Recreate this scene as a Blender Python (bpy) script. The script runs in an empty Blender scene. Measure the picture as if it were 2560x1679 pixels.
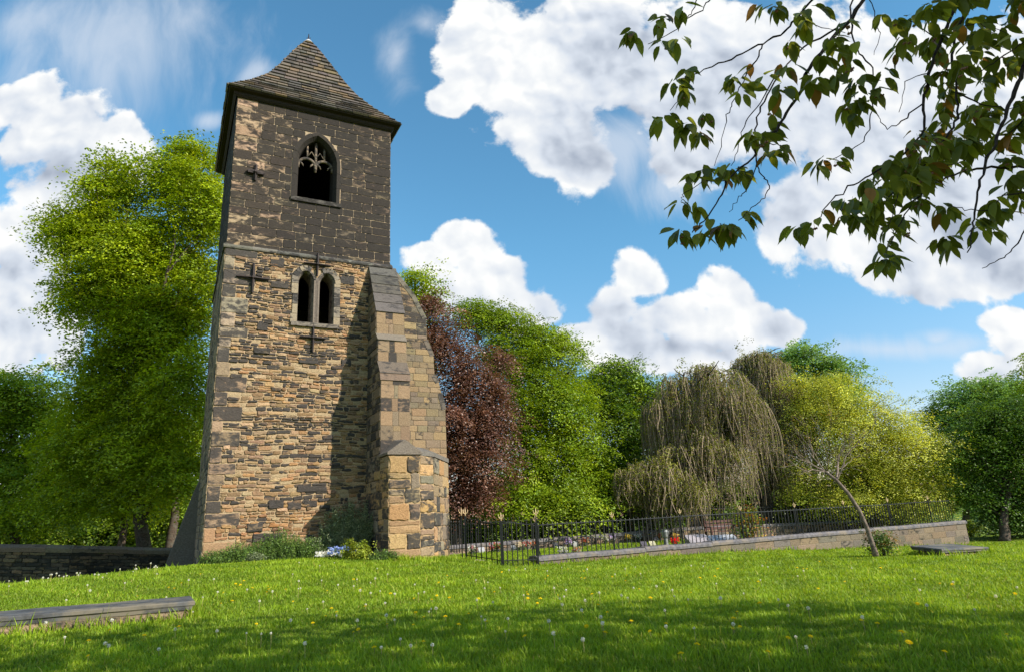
import bpy, math, random
import numpy as np
from mathutils import Vector, Euler
R_=math.radians
rng=np.random.default_rng(7); random.seed(7)
S=bpy.context.scene; COL=S.collection
# ------------------------------------------------------------------ camera
FPX=1639.67; PITCH=0.27134; ROLL=-0.04782
cp,sp=math.cos(PITCH),math.sin(PITCH)
cF=np.array([0,cp,sp]); _R=np.array([1.,0,0]); _U=np.array([0,-sp,cp])
cR=math.cos(ROLL)*_R+math.sin(ROLL)*_U; cU=-math.sin(ROLL)*_R+math.cos(ROLL)*_U
cam=bpy.data.cameras.new('camera'); camo=bpy.data.objects.new('camera',cam); COL.objects.link(camo)
cam.sensor_width=36; cam.lens=FPX/2560*36; cam.clip_end=3000; cam.clip_start=.05
from mathutils import Matrix
camo.matrix_world=Matrix(((cR[0],cU[0],-cF[0],0),(cR[1],cU[1],-cF[1],0),(cR[2],cU[2],-cF[2],0),(0,0,0,1)))
S.camera=camo
S.view_settings.view_transform='Standard'; S.view_settings.look='None'
S.view_settings.gamma=1; S.view_settings.exposure=0.62
S.cycles.max_bounces=6; S.cycles.diffuse_bounces=3; S.cycles.transmission_bounces=4; S.cycles.transparent_max_bounces=6
S.cycles.caustics_reflective=False; S.cycles.caustics_refractive=False
def ray(px,py): return cF+cR*(px-1280)/FPX-cU*(py-839.5)/FPX
def pt(px,py,D):
    d=ray(px,py); return d*(D/d[1])
def proj(P):
    P=np.asarray(P); d=P@cF
    return 1280+FPX*(P@cR)/d, 839.5-FPX*(P@cU)/d, d
# ------------------------------------------------------------------ sun
SUN=np.array([1.128,-.538,.80]); SUN=SUN/np.linalg.norm(SUN)
sl=bpy.data.lights.new('sun','SUN'); sl.energy=4.6; sl.angle=R_(.53); sl.color=(1,.93,.82)
so=bpy.data.objects.new('sun',sl); COL.objects.link(so)
so.rotation_euler=Vector(SUN).to_track_quat('Z','Y').to_euler(); so.location=(20,-10,20)
# ------------------------------------------------------------------ world with sky and clouds
def build_world():
    w=bpy.data.worlds.new('World'); S.world=w; w.use_nodes=True
    nt=w.node_tree; N=nt.nodes; L=nt.links; N.clear()
    def n(t,**k):
        o=N.new(t)
        for a,b in k.items(): setattr(o,a,b)
        return o
    def put(sock,v):
        if hasattr(v,'links') or isinstance(v,bpy.types.NodeSocket): L.new(v,sock)
        else: sock.default_value=v
    def math_(op,a,b=None,c=None,clamp=False):
        o=n('ShaderNodeMath',operation=op,use_clamp=clamp); put(o.inputs[0],a)
        if b is not None: put(o.inputs[1],b)
        if c is not None: put(o.inputs[2],c)
        return o.outputs[0]
    def vm(op,a,b=None,c=None,out=0):
        o=n('ShaderNodeVectorMath',operation=op); put(o.inputs[0],a)
        if b is not None: put(o.inputs[1],b)
        if c is not None: put(o.inputs[2],c)
        return o.outputs[out]
    def ss(x,a,b):
        o=n('ShaderNodeMapRange',interpolation_type='SMOOTHSTEP'); put(o.inputs[0],x); o.inputs[1].default_value=a; o.inputs[2].default_value=b
        return o.outputs[0]
    sky=n('ShaderNodeTexSky',sky_type='NISHITA'); sky.sun_disc=False
    sky.sun_elevation=math.asin(SUN[2]); sky.sun_rotation=math.atan2(SUN[0],SUN[1])
    sky.air_density=1.0; sky.dust_density=.05; sky.ozone_density=1.6
    hs=n('ShaderNodeHueSaturation'); hs.inputs['Hue'].default_value=.488; hs.inputs['Saturation'].default_value=1.14; hs.inputs['Value'].default_value=1.03
    L.new(sky.outputs[0],hs.inputs['Color'])
    tc=n('ShaderNodeTexCoord'); sep=n('ShaderNodeSeparateXYZ'); L.new(tc.outputs['Generated'],sep.inputs[0])
    yy=math_('MAXIMUM',math_('ABSOLUTE',sep.outputs[1]),.06)
    cb=n('ShaderNodeCombineXYZ'); put(cb.inputs[0],math_('DIVIDE',sep.outputs[0],yy)); put(cb.inputs[1],math_('DIVIDE',sep.outputs[2],yy))
    P=cb.outputs[0]
    def noise(p,sc,det,off=(0,0,0),rough=.55,dist=0):
        o=n('ShaderNodeTexNoise',noise_dimensions='3D'); put(o.inputs['Vector'],vm('ADD',p,off)); o.inputs['Scale'].default_value=sc
        o.inputs['Detail'].default_value=det; o.inputs['Roughness'].default_value=rough; o.inputs['Distortion'].default_value=dist
        return o
    wn=noise(P,3.2,3,(3,1,0))
    PW=vm('MULTIPLY_ADD',vm('SUBTRACT',wn.outputs['Color'],(.5,.5,.5)),(.11,.11,0),P)
    def lobes(lst,k):
        acc=None
        for (x,y,rx,ry) in lst:
            d0=ray(x,y); d1=ray(x+rx,y); d2=ray(x,y+ry)
            c=(d0[0]/d0[1],d0[2]/d0[1]); sx=1/abs(d1[0]/d1[1]-c[0]); sy=1/abs(d2[2]/d2[1]-c[1])
            v=vm('MULTIPLY_ADD',PW,(sx,sy,0),(-c[0]*sx,-c[1]*sy,0))
            l=vm('LENGTH',v,out=1)
            acc=l if acc is None else math_('SMOOTH_MIN',acc,l,k)
        return math_('SUBTRACT',1.0,acc)
    # positions in the photograph's pixel grid, turned into sky directions
    white=[(1180,70,110,100),(1250,150,160,130),(1150,235,80,50),(1360,230,190,140),(1400,330,120,100),(1450,410,80,80),(1480,100,230,170),
      (1700,150,260,190),(1950,250,300,260),(2250,300,330,300),(2500,350,300,330),(1720,400,120,80),(2050,560,160,150),(2300,620,260,120),(1960,600,60,60),(2520,640,200,100),
      (1170,620,90,75),(1080,655,95,55),(1260,690,70,60),(1320,765,100,55),(1370,770,45,22),(1190,740,200,80),
      (1575,690,70,62),(1525,765,70,80),(1470,830,75,50),(1640,780,110,70),(1810,745,90,75),(1760,820,150,75),(1950,810,85,50),(1885,800,80,60),(1560,850,110,80),(1700,890,220,60),
      (2520,800,70,40),(2480,910,80,50),(2550,870,90,90),
      (150,330,150,110),(300,330,95,75),(60,270,120,80),(340,400,70,50),(180,450,130,90),(50,600,110,90),(80,720,130,120),(150,830,90,90),(30,820,150,130),(210,560,90,60)]
    F=lobes(white,.22)
    n1=noise(PW,5.0,7,(0,0,4),.60,.0).outputs[0]
    n2=noise(P,17,5,(0,0,9),.6).outputs[0]
    def vor(p,sc):
        o=n('ShaderNodeTexVoronoi',feature='SMOOTH_F1',voronoi_dimensions='2D'); put(o.inputs['Vector'],p); o.inputs['Scale'].default_value=sc; o.inputs['Smoothness'].default_value=.35
        return o.outputs['Distance']
    wq=noise(P,9,3,(1,5,0)); PV=vm('MULTIPLY_ADD',vm('SUBTRACT',wq.outputs['Color'],(.5,.5,.5)),(.09,.09,0),P)
    v1=vor(PV,13); v2=vor(PV,31); bill=math_('SUBTRACT',.62,math_('ADD',math_('MULTIPLY',v1,.9),math_('MULTIPLY',v2,.45)))
    PVs=vm('ADD',PV,(.012,.016,0)); v1s=vor(PVs,13); v2s=vor(PVs,31)
    brel=math_('ADD',math_('MULTIPLY',math_('SUBTRACT',v1s,v1),.8),math_('MULTIPLY',math_('SUBTRACT',v2s,v2),.35))
    fld=math_('ADD',math_('ADD',F,math_('MULTIPLY',bill,.30)),math_('ADD',math_('MULTIPLY',math_('SUBTRACT',n1,.5),1.75),math_('MULTIPLY',math_('SUBTRACT',n2,.5),.75)))
    alpha=ss(fld,-.04,.20)
    # billow relief: same noise sampled a step towards the light
    off=(-.035,-.045,0)
    r0=noise(PW,5.0,5,(0,0,4),.55,.0).outputs[0]; r1=noise(PW,5.0,5,(off[0],off[1],4),.55,.0).outputs[0]
    rel=math_('SUBTRACT',r0,r1)
    gray=lobes([(1620,330,330,170),(1560,180,160,140),(1800,250,250,200),(1450,420,70,50),(2250,700,420,110),(2000,400,350,200),(2450,500,300,250),(1850,560,130,60),(1680,865,240,30),(1230,775,150,25),(60,650,110,70),(120,420,180,50),(60,800,160,60),(2480,930,80,25),(1400,360,100,60)],.3)
    g=ss(math_('ADD',gray,math_('MULTIPLY',math_('SUBTRACT',r0,.5),.9)),-.45,1.0)
    br=math_('ADD',math_('MULTIPLY',rel,1.5),math_('SUBTRACT',.84,math_('MULTIPLY',g,.34)))
    br=math_('ADD',br,math_('MULTIPLY',brel,.5))
    edge=ss(fld,.0,.55)
    br=math_('ADD',br,math_('MULTIPLY',math_('SUBTRACT',1.0,edge),.05))
    ramp=n('ShaderNodeValToRGB'); L.new(br,ramp.inputs[0]); e=ramp.color_ramp.elements
    e[0].position=.25; e[0].color=(.26,.30,.37,1); e[1].position=.98; e[1].color=(.66,.665,.66,1)
    m=ramp.color_ramp.elements.new(.6); m.color=(.46,.50,.56,1)
    # thin high veil
    wv=noise(vm('MULTIPLY',vm('ADD',PW,(0,0,0)),(2.2,.75,1)),3.0,6,(5,2,1),.6,.9).outputs[0]
    veil=lobes([(260,120,420,230),(480,60,120,160),(60,60,220,120),(1010,130,70,140),(1060,50,70,50),(630,190,60,40),(525,290,50,30),(1560,380,180,120),(1700,480,160,90),(2250,860,420,40),(2350,830,60,25)],.3)
    va=math_('MULTIPLY',ss(math_('ADD',veil,math_('MULTIPLY',math_('SUBTRACT',wv,.52),2.2)),-.1,1.1),.62)
    # soft clouds for the half of the sky behind the viewer
    back=math_('LESS_THAN',sep.outputs[1],.0)
    bn=noise(tc.outputs['Generated'],2.6,5,(1,7,2),.55).outputs[0]
    ba=math_('MULTIPLY',ss(bn,.5,.62),back)
    front=math_('SUBTRACT',1.0,back)
    a1=math_('MAXIMUM',math_('MULTIPLY',alpha,front),ba)
    a2=math_('MULTIPLY',va,front)
    mx1=n('ShaderNodeMix',data_type='RGBA'); put(mx1.inputs[0],a2)
    skym=n('ShaderNodeMix',data_type='RGBA',blend_type='MULTIPLY'); skym.inputs[0].default_value=1
    gm=n('ShaderNodeMix',data_type='RGBA'); put(gm.inputs[0],ss(sep.outputs[2],.0,.42)); gm.inputs[6].default_value=(1.0,.80,.84,1); gm.inputs[7].default_value=(.88,1.10,1.12,1)
    L.new(hs.outputs[0],skym.inputs[6]); L.new(gm.outputs[2],skym.inputs[7])
    L.new(skym.outputs[2],mx1.inputs[6]); 
    STR=.12
    mx1.inputs[7].default_value=(.50/STR,.54/STR,.60/STR,1)
    mx2=n('ShaderNodeMix',data_type='RGBA'); put(mx2.inputs[0],a1)
    L.new(mx1.outputs[2],mx2.inputs[6])
    sc=vm('SCALE',ramp.outputs[0]); sc.node.inputs['Scale'].default_value=1/STR
    L.new(sc,mx2.inputs[7])
    bg=n('ShaderNodeBackground'); bg.inputs[1].default_value=STR; L.new(mx2.outputs[2],bg.inputs[0])
    out=n('ShaderNodeOutputWorld'); L.new(bg.outputs[0],out.inputs[0])
    w.cycles.sampling_method='MANUAL'; w.cycles.sample_map_resolution=512
build_world()
# ------------------------------------------------------------------ helpers
def link(o,parent=None):
    COL.objects.link(o)
    if parent is not None: o.parent=parent
    return o
def tag(o,label=None,cat=None,group=None,kind=None):
    if label: o['label']=label
    if cat: o['category']=cat
    if group: o['group']=group
    if kind: o['kind']=kind
    return o
def thing(name,label,cat,loc=(0,0,0),group=None):
    o=bpy.data.objects.new(name,None); o.location=loc; o.empty_display_size=.2
    link(o); tag(o,label,cat,group); return o
def world_loc(o):
    v=Vector((0,0,0))
    while o is not None: v+=o.location; o=o.parent
    return np.array(v)
def mesh_np(name,V,F,mat,parent=None,C=None,smooth=False,loc=None):
    """V (n,3) world coords; F (m,k) int array of equal-size faces or list of such arrays"""
    V=np.asarray(V,dtype=np.float32)
    Fs=F if isinstance(F,list) else [F]
    Fs=[np.asarray(f,dtype=np.int32) for f in Fs if len(f)]
    org=np.array([0.,0,0])
    if parent is not None: org=world_loc(parent)
    elif loc is not None: org=np.asarray(loc,float)
    me=bpy.data.meshes.new(name)
    me.vertices.add(len(V)); me.vertices.foreach_set('co',(V-org.astype(np.float32)).ravel())
    nl=sum(f.size for f in Fs); nf=sum(len(f) for f in Fs)
    me.loops.add(nl); me.polygons.add(nf)
    me.loops.foreach_set('vertex_index',np.concatenate([f.ravel() for f in Fs]))
    tot=np.concatenate([np.full(len(f),f.shape[1],dtype=np.int32) for f in Fs])
    st=np.concatenate([[0],np.cumsum(tot)[:-1]]).astype(np.int32)
    me.polygons.foreach_set('loop_start',st)
    me.polygons.foreach_set('use_smooth',np.full(nf,smooth))
    me.update(calc_edges=True); me.validate(verbose=False)
    if C is not None:
        C=np.asarray(C,dtype=np.float32)
        if C.shape[1]==3: C=np.hstack([C,np.ones((len(C),1),np.float32)])
        a=me.color_attributes.new('Col','FLOAT_COLOR','POINT'); a.data.foreach_set('color',C.ravel())
    me.materials.append(mat)
    o=bpy.data.objects.new(name,me)
    if parent is None and loc is not None: o.location=loc
    link(o,parent); return o
class MB:
    def __init__(s): s.v=[]; s.f=[]; s.c=[]; s.cur=(1,1,1,1)
    def add(s,vs,fs,col=None):
        b=len(s.v); s.v+= [tuple(p) for p in vs]; s.f+=[tuple(i+b for i in f) for f in fs]
        c=col or s.cur
        if len(c)==3: c=tuple(c)+(1,)
        s.c+=[c]*len(vs)
    def box(s,c,sz,U=(1,0,0),V=(0,1,0),W=(0,0,1),col=None,taper=1):
        c=np.array(c,float);U=np.array(U,float);V=np.array(V,float);W=np.array(W,float)
        vs=[]
        for k in(-1,1):
            t=taper if k>0 else 1
            for a,b in((-1,-1),(1,-1),(1,1),(-1,1)): vs.append(c+U*a*sz[0]/2*t+V*b*sz[1]/2*t+W*k*sz[2]/2)
        s.add(vs,[(0,3,2,1),(4,5,6,7),(0,1,5,4),(1,2,6,5),(2,3,7,6),(3,0,4,7)],col)
    def tube(s,P,r,n=6,col=None,cap=True):
        P=[np.array(p,float) for p in P]; m=len(P)
        if not hasattr(r,'__len__'): r=[r]*m
        vs=[];a=None
        for i in range(m):
            t=P[min(i+1,m-1)]-P[max(i-1,0)]; t=t/(np.linalg.norm(t)+1e-9)
            if a is None: a=np.cross(t,(0,0,1) if abs(t[2])<.9 else (1,0,0))
            a=a-t*(a@t); a=a/(np.linalg.norm(a)+1e-9); b=np.cross(t,a)
            for k in range(n):
                th=2*math.pi*k/n; vs.append(P[i]+(a*math.cos(th)+b*math.sin(th))*r[i])
        fs=[]
        for i in range(m-1):
            for k in range(n):
                k2=(k+1)%n; fs.append((i*n+k,i*n+k2,(i+1)*n+k2,(i+1)*n+k))
        if cap: fs.append(tuple(range(n))[::-1]); fs.append(tuple((m-1)*n+k for k in range(n)))
        s.add(vs,fs,col)
    def build(s,name,mat,parent=None,smooth=False,loc=None):
        by={}
        for f in s.f: by.setdefault(len(f),[]).append(f)
        Fs=[np.array(v,dtype=np.int32) for k,v in by.items()]
        return mesh_np(name,np.array(s.v),Fs,mat,parent,np.array(s.c),smooth,loc)
# ------------------------------------------------------------------ materials
def mat(name):
    m=bpy.data.materials.new(name); m.use_nodes=True; m.node_tree.nodes.clear(); return m,m.node_tree.nodes,m.node_tree.links
def _noise(N,L,vec,scale,det=4,rough=.55,dist=0):
    o=N.new('ShaderNodeTexNoise'); L.new(vec,o.inputs['Vector']); o.inputs['Scale'].default_value=scale; o.inputs['Detail'].default_value=det; o.inputs['Roughness'].default_value=rough; o.inputs['Distortion'].default_value=dist
    return o.outputs[0]
def _ss(N,L,x,a,b,c=0,d=1):
    o=N.new('ShaderNodeMapRange'); o.interpolation_type='SMOOTHSTEP'; L.new(x,o.inputs[0]); o.inputs[1].default_value=a;o.inputs[2].default_value=b;o.inputs[3].default_value=c;o.inputs[4].default_value=d
    return o.outputs[0]
def _m(N,L,op,a,b):
    o=N.new('ShaderNodeMath'); o.operation=op
    for i,x in enumerate((a,b)):
        if isinstance(x,(int,float)): o.inputs[i].default_value=x
        else: L.new(x,o.inputs[i])
    return o.outputs[0]
def _mix(N,L,f,a,b,bt='MIX'):
    o=N.new('ShaderNodeMix'); o.data_type='RGBA'; o.blend_type=bt
    for s_,x in((0,f),(6,a),(7,b)):
        if isinstance(x,(int,float)): o.inputs[s_].default_value=x
        elif isinstance(x,tuple): o.inputs[s_].default_value=x if len(x)==4 else x+(1,)
        else: L.new(x,o.inputs[s_])
    return o.outputs[2]
def stone_mat(name,soot=(.028,.026,.025),fine=1.0,bump=.6,lichen=None):
    """vertex colour = the stone's own colour, alpha = how much of its face the black soot crust covers"""
    m,N,L=mat(name)
    at=N.new('ShaderNodeAttribute'); at.attribute_name='Col'
    tc=N.new('ShaderNodeTexCoord'); o=tc.outputs['Object']
    mp=N.new('ShaderNodeMapping'); mp.inputs['Scale'].default_value=(1,1,2.2); L.new(o,mp.inputs[0]); q=mp.outputs[0]
    n1=_noise(N,L,q,3.2*fine,6,.65,.4); n2=_noise(N,L,q,22*fine,5,.65); n3=_noise(N,L,o,90,3,.6)
    c=_mix(N,L,_ss(N,L,n2,.25,.75),_mix(N,L,1.0,at.outputs['Color'],(.62,.58,.55),'MULTIPLY'),_mix(N,L,1.0,at.outputs['Color'],(1.28,1.27,1.22),'MULTIPLY'))
    c=_mix(N,L,_m(N,L,'MULTIPLY',_ss(N,L,n3,.35,.7),.35),c,_mix(N,L,1.0,c,(.55,.55,.55),'MULTIPLY'))
    if lichen:
        nl=_noise(N,L,o,1.7,5,.7); c=_mix(N,L,_m(N,L,'MULTIPLY',_ss(N,L,nl,.5,.7),.28),c,lichen)
    a=_m(N,L,'ADD',at.outputs['Alpha'],_m(N,L,'MULTIPLY',_m(N,L,'SUBTRACT',n1,.5),1.6))
    a=_m(N,L,'ADD',a,_m(N,L,'MULTIPLY',_m(N,L,'SUBTRACT',n2,.5),.55))
    nb_=_noise(N,L,o,.55,4,.6); a=_m(N,L,'ADD',a,_m(N,L,'MULTIPLY',_m(N,L,'SUBTRACT',nb_,.5),.55))
    f=_ss(N,L,a,.42,.66,0,.93)
    sc=_mix(N,L,_ss(N,L,n2,.3,.75),soot,tuple(x*1.75 for x in soot))
    c=_mix(N,L,f,c,sc)
    b=N.new('ShaderNodeBump'); b.inputs['Strength'].default_value=bump; b.inputs['Distance'].default_value=.02
    h=_m(N,L,'ADD',_m(N,L,'MULTIPLY',n2,1.0),_m(N,L,'MULTIPLY',n3,.35)); L.new(h,b.inputs['Height'])
    p=N.new('ShaderNodeBsdfPrincipled'); L.new(c,p.inputs['Base Color']); p.inputs['Roughness'].default_value=.88; p.inputs['Specular IOR Level'].default_value=.25; L.new(b.outputs[0],p.inputs['Normal'])
    out=N.new('ShaderNodeOutputMaterial'); L.new(p.outputs[0],out.inputs[0]); return m
def leaf_mat(name,trans=.4,tint=(1,1,1),rough=.45,spec=.35):
    m,N,L=mat(name)
    at=N.new('ShaderNodeAttribute'); at.attribute_name='Col'
    c=_mix(N,L,1.0,at.outputs['Color'],tint,'MULTIPLY')
    p=N.new('ShaderNodeBsdfPrincipled'); L.new(c,p.inputs['Base Color']); p.inputs['Roughness'].default_value=rough; p.inputs['Specular IOR Level'].default_value=spec
    t=N.new('ShaderNodeBsdfTranslucent'); L.new(_mix(N,L,1.0,c,(1.5,1.35,.7),'MULTIPLY'),t.inputs[0])
    mx=N.new('ShaderNodeMixShader'); mx.inputs[0].default_value=trans; L.new(p.outputs[0],mx.inputs[1]); L.new(t.outputs[0],mx.inputs[2])
    out=N.new('ShaderNodeOutputMaterial'); L.new(mx.outputs[0],out.inputs[0]); return m
def plain_mat(name,col,rough=.6,metal=0,var=.35,sc=12,bump=.3,spec=.4,col2=None,attr=False):
    m,N,L=mat(name); tc=N.new('ShaderNodeTexCoord'); o=tc.outputs['Object']
    n=_noise(N,L,o,sc,5,.6)
    src=tuple(col)+(1,) if len(col)==3 else col
    if attr:
        at=N.new('ShaderNodeAttribute'); at.attribute_name='Col'; src=at.outputs['Color']
    c=_mix(N,L,_ss(N,L,n,.3,.7),_mix(N,L,1.0,src,(1-var,)*3,'MULTIPLY'),_mix(N,L,1.0,src,(1+var,)*3,'MULTIPLY'))
    if col2:
        n2=_noise(N,L,o,sc*.35,4,.6); c=_mix(N,L,_ss(N,L,n2,.45,.65),c,tuple(col2))
    b=N.new('ShaderNodeBump'); b.inputs['Strength'].default_value=bump; b.inputs['Distance'].default_value=.01; L.new(n,b.inputs['Height'])
    p=N.new('ShaderNodeBsdfPrincipled'); L.new(c,p.inputs['Base Color']); p.inputs['Roughness'].default_value=rough; p.inputs['Metallic'].default_value=metal; p.inputs['Specular IOR Level'].default_value=spec; L.new(b.outputs[0],p.inputs['Normal'])
    out=N.new('ShaderNodeOutputMaterial'); L.new(p.outputs[0],out.inputs[0]); return m
M_stone=stone_mat('weathered_sandstone',soot=(.034,.031,.029))
M_ashlar=stone_mat('sooty_ashlar',soot=(.017,.015,.0135),bump=.45)
M_trim=stone_mat('dressed_stone',bump=.3,fine=1.4)
M_slate=stone_mat('stone_slates',soot=(.035,.033,.030),bump=.4,lichen=(.15,.12,.06))
M_wall=stone_mat('drystone',soot=(.02,.02,.016),bump=.6)
M_cope=plain_mat('coping_stone',(.13,.12,.125),.85,var=.35,sc=9,col2=(.20,.165,.13))
M_tomb=plain_mat('ledger_stone',(.075,.075,.075),.75,var=.45,sc=7,col2=(.17,.145,.105))
M_iron=plain_mat('black_painted_iron',(.012,.013,.013),.45,0,.3,20,.1)
M_rust=plain_mat('rusted_iron',(.030,.019,.016),.7,0,.5,14,.4)
M_gold=plain_mat('faded_gilt',(.55,.40,.22),.45,.3,.25,20,.1)
M_bark=plain_mat('bark',(.075,.055,.04),.9,0,.5,18,.8,.2,col2=(.10,.09,.07))
M_twig=plain_mat('dark_twig_bark',(.035,.025,.022),.8,0,.5,40,.6,.2)
M_greybark=plain_mat('grey_bark',(.20,.155,.12),.85,0,.45,22,.7,.2,col2=(.11,.085,.07))
M_leaf=leaf_mat('tree_leaves',.33,tint=(2.25,2.05,1.15))
M_dleaf=leaf_mat('shrub_leaves',.25,tint=(1.5,1.4,1.1))
M_cherry=leaf_mat('cherry_leaves',.42,rough=.4)
M_copper=leaf_mat('copper_beech_leaves',.25,rough=.4,spec=.5)
M_grass=leaf_mat('grass_blades',.42,tint=(1.9,1.78,1.05),rough=.5,spec=.25)
M_petal=leaf_mat('petals',.35,rough=.7,spec=.1)
M_lead=plain_mat('lead_cap',(.55,.56,.57),.5,.2,.2)
M_wood=plain_mat('red_brown_wood',(.10,.04,.03),.6,0,.3,10)
# ------------------------------------------------------------------ terrain
ctrl=[(0,0,-1.38),(-7,0,-1.4),(7,0,-1.38),(0,-8,-1.5),(-12,-8,-1.6),(12,-8,-1.5),(0,3,-1.33)]
for px,py,D in [(0,1679,6.3),(1280,1679,5.2),(2560,1679,4.5),(480,1550,8.4),(0,1600,7.5),(250,1575,7.9),(0,1465,14),(200,1443,14.5),(407,1423,15.5),(504,1419,17),
    (700,1402,17.9),(921,1396,18.2),(1120,1396,18.6),(1257,1417,19),(1345,1412,19.4),(1280,1500,9.6),(640,1500,10),(1900,1480,9),(2400,1480,8.5),
    (1700,1386,22),(2000,1374,25),(2414,1362,29),(2345,1384,17.5),(2190,1393,17),(2560,1374,19),(2450,1360,45),(1344,1374,27),(1160,1387,26),(1500,1361,29),(1750,1345,31),(1000,1396,22)]:
    p=pt(px,py,D); ctrl.append(tuple(p))
ctrl+=[(-12,22.5,-1.85),(-20,21.5,-1.95),(-30,22,-2),(-12,32,-1.9),(-4,30,-1.8),(-9,24.5,-1.5),(-60,80,-2.6),(0,90,-2.4),(70,90,-2.8),(-80,20,-2.4),(80,30,-2.4),(-60,-40,-2),(60,-40,-2),(0,140,-2.6),(30,40,-2.2),(12,45,-1.9)]
ctrl=np.array(ctrl)
def _tps():
    X=ctrl[:,:2]; n=len(X); d=np.linalg.norm(X[:,None]-X[None],axis=2); K=np.where(d>0,d**2*np.log(d+1e-9),0)
    K+=np.eye(n)*.08
    Pm=np.hstack([np.ones((n,1)),X]); A=np.zeros((n+3,n+3)); A[:n,:n]=K; A[:n,n:]=Pm; A[n:,:n]=Pm.T
    return np.linalg.solve(A,np.concatenate([ctrl[:,2],np.zeros(3)]))
TW=_tps()
def gz(x,y):
    x=np.atleast_1d(np.asarray(x,float)); y=np.atleast_1d(np.asarray(y,float)); out=np.zeros(x.shape)
    r=np.hypot(x,y)
    X=ctrl[:,:2]; n=len(X)
    d=np.sqrt((x[...,None]-X[:,0])**2+(y[...,None]-X[:,1])**2)
    z=(np.where(d>0,d**2*np.log(d+1e-9),0)@TW[:n])+TW[n]+TW[n+1]*x+TW[n+2]*y
    t=np.clip((r-75)/40,0,1); t=t*t*(3-2*t)
    return z*(1-t)+(-2.6)*t
def gz1(x,y): return float(gz(np.array([x]),np.array([y]))[0])
def on(px,py,D):
    p=pt(px,py,D); p[2]=gz1(p[0],p[1]); return p
def build_lawn():
    s=np.linspace(-1,1,341); k=6.4
    xs=np.sinh(s*k)/math.sinh(k)*900; ys=np.sinh(s*k)/math.sinh(k)*900+12
    # finer in the middle
    gx,gy=np.meshgrid(xs,ys); z=np.zeros_like(gx)
    for i in range(gx.shape[0]): z[i]=gz(gx[i],gy[i])
    z+=np.where(np.hypot(gx,gy)<40,.012*np.sin(gx*2.1+np.sin(gy*1.3))*np.cos(gy*1.7),0)
    V=np.stack([gx.ravel(),gy.ravel(),z.ravel()],1); nx=len(xs); ny=len(ys)
    i=np.arange(nx*ny).reshape(ny,nx); F=np.stack([i[:-1,:-1].ravel(),i[:-1,1:].ravel(),i[1:,1:].ravel(),i[1:,:-1].ravel()],1)
    m,N,L=mat('lawn_turf'); tc=N.new('ShaderNodeTexCoord'); o=tc.outputs['Object']
    n1=_noise(N,L,o,.6,5,.6); n2=_noise(N,L,o,14,5,.7); n3=_noise(N,L,o,120,3,.6)
    c=_mix(N,L,_ss(N,L,n2,.3,.7),(.09,.15,.012),(.21,.29,.022))
    c=_mix(N,L,_m(N,L,'MULTIPLY',_ss(N,L,n1,.4,.7),.5),c,(.25,.29,.03))
    c=_mix(N,L,_ss(N,L,n3,.3,.6),_mix(N,L,1.0,c,(.45,.5,.45),'MULTIPLY'),c)
    b=N.new('ShaderNodeBump'); b.inputs['Strength'].default_value=.8; b.inputs['Distance'].default_value=.03; L.new(_m(N,L,'ADD',n2,n3),b.inputs['Height'])
    p=N.new('ShaderNodeBsdfPrincipled'); L.new(c,p.inputs['Base Color']); p.inputs['Roughness'].default_value=.9; p.inputs['Specular IOR Level'].default_value=.1; L.new(b.outputs[0],p.inputs['Normal'])
    out=N.new('ShaderNodeOutputMaterial'); L.new(p.outputs[0],out.inputs[0])
    ob=mesh_np('lawn',V,F,m,None,None,True); tag(ob,kind='structure')
build_lawn()
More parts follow.
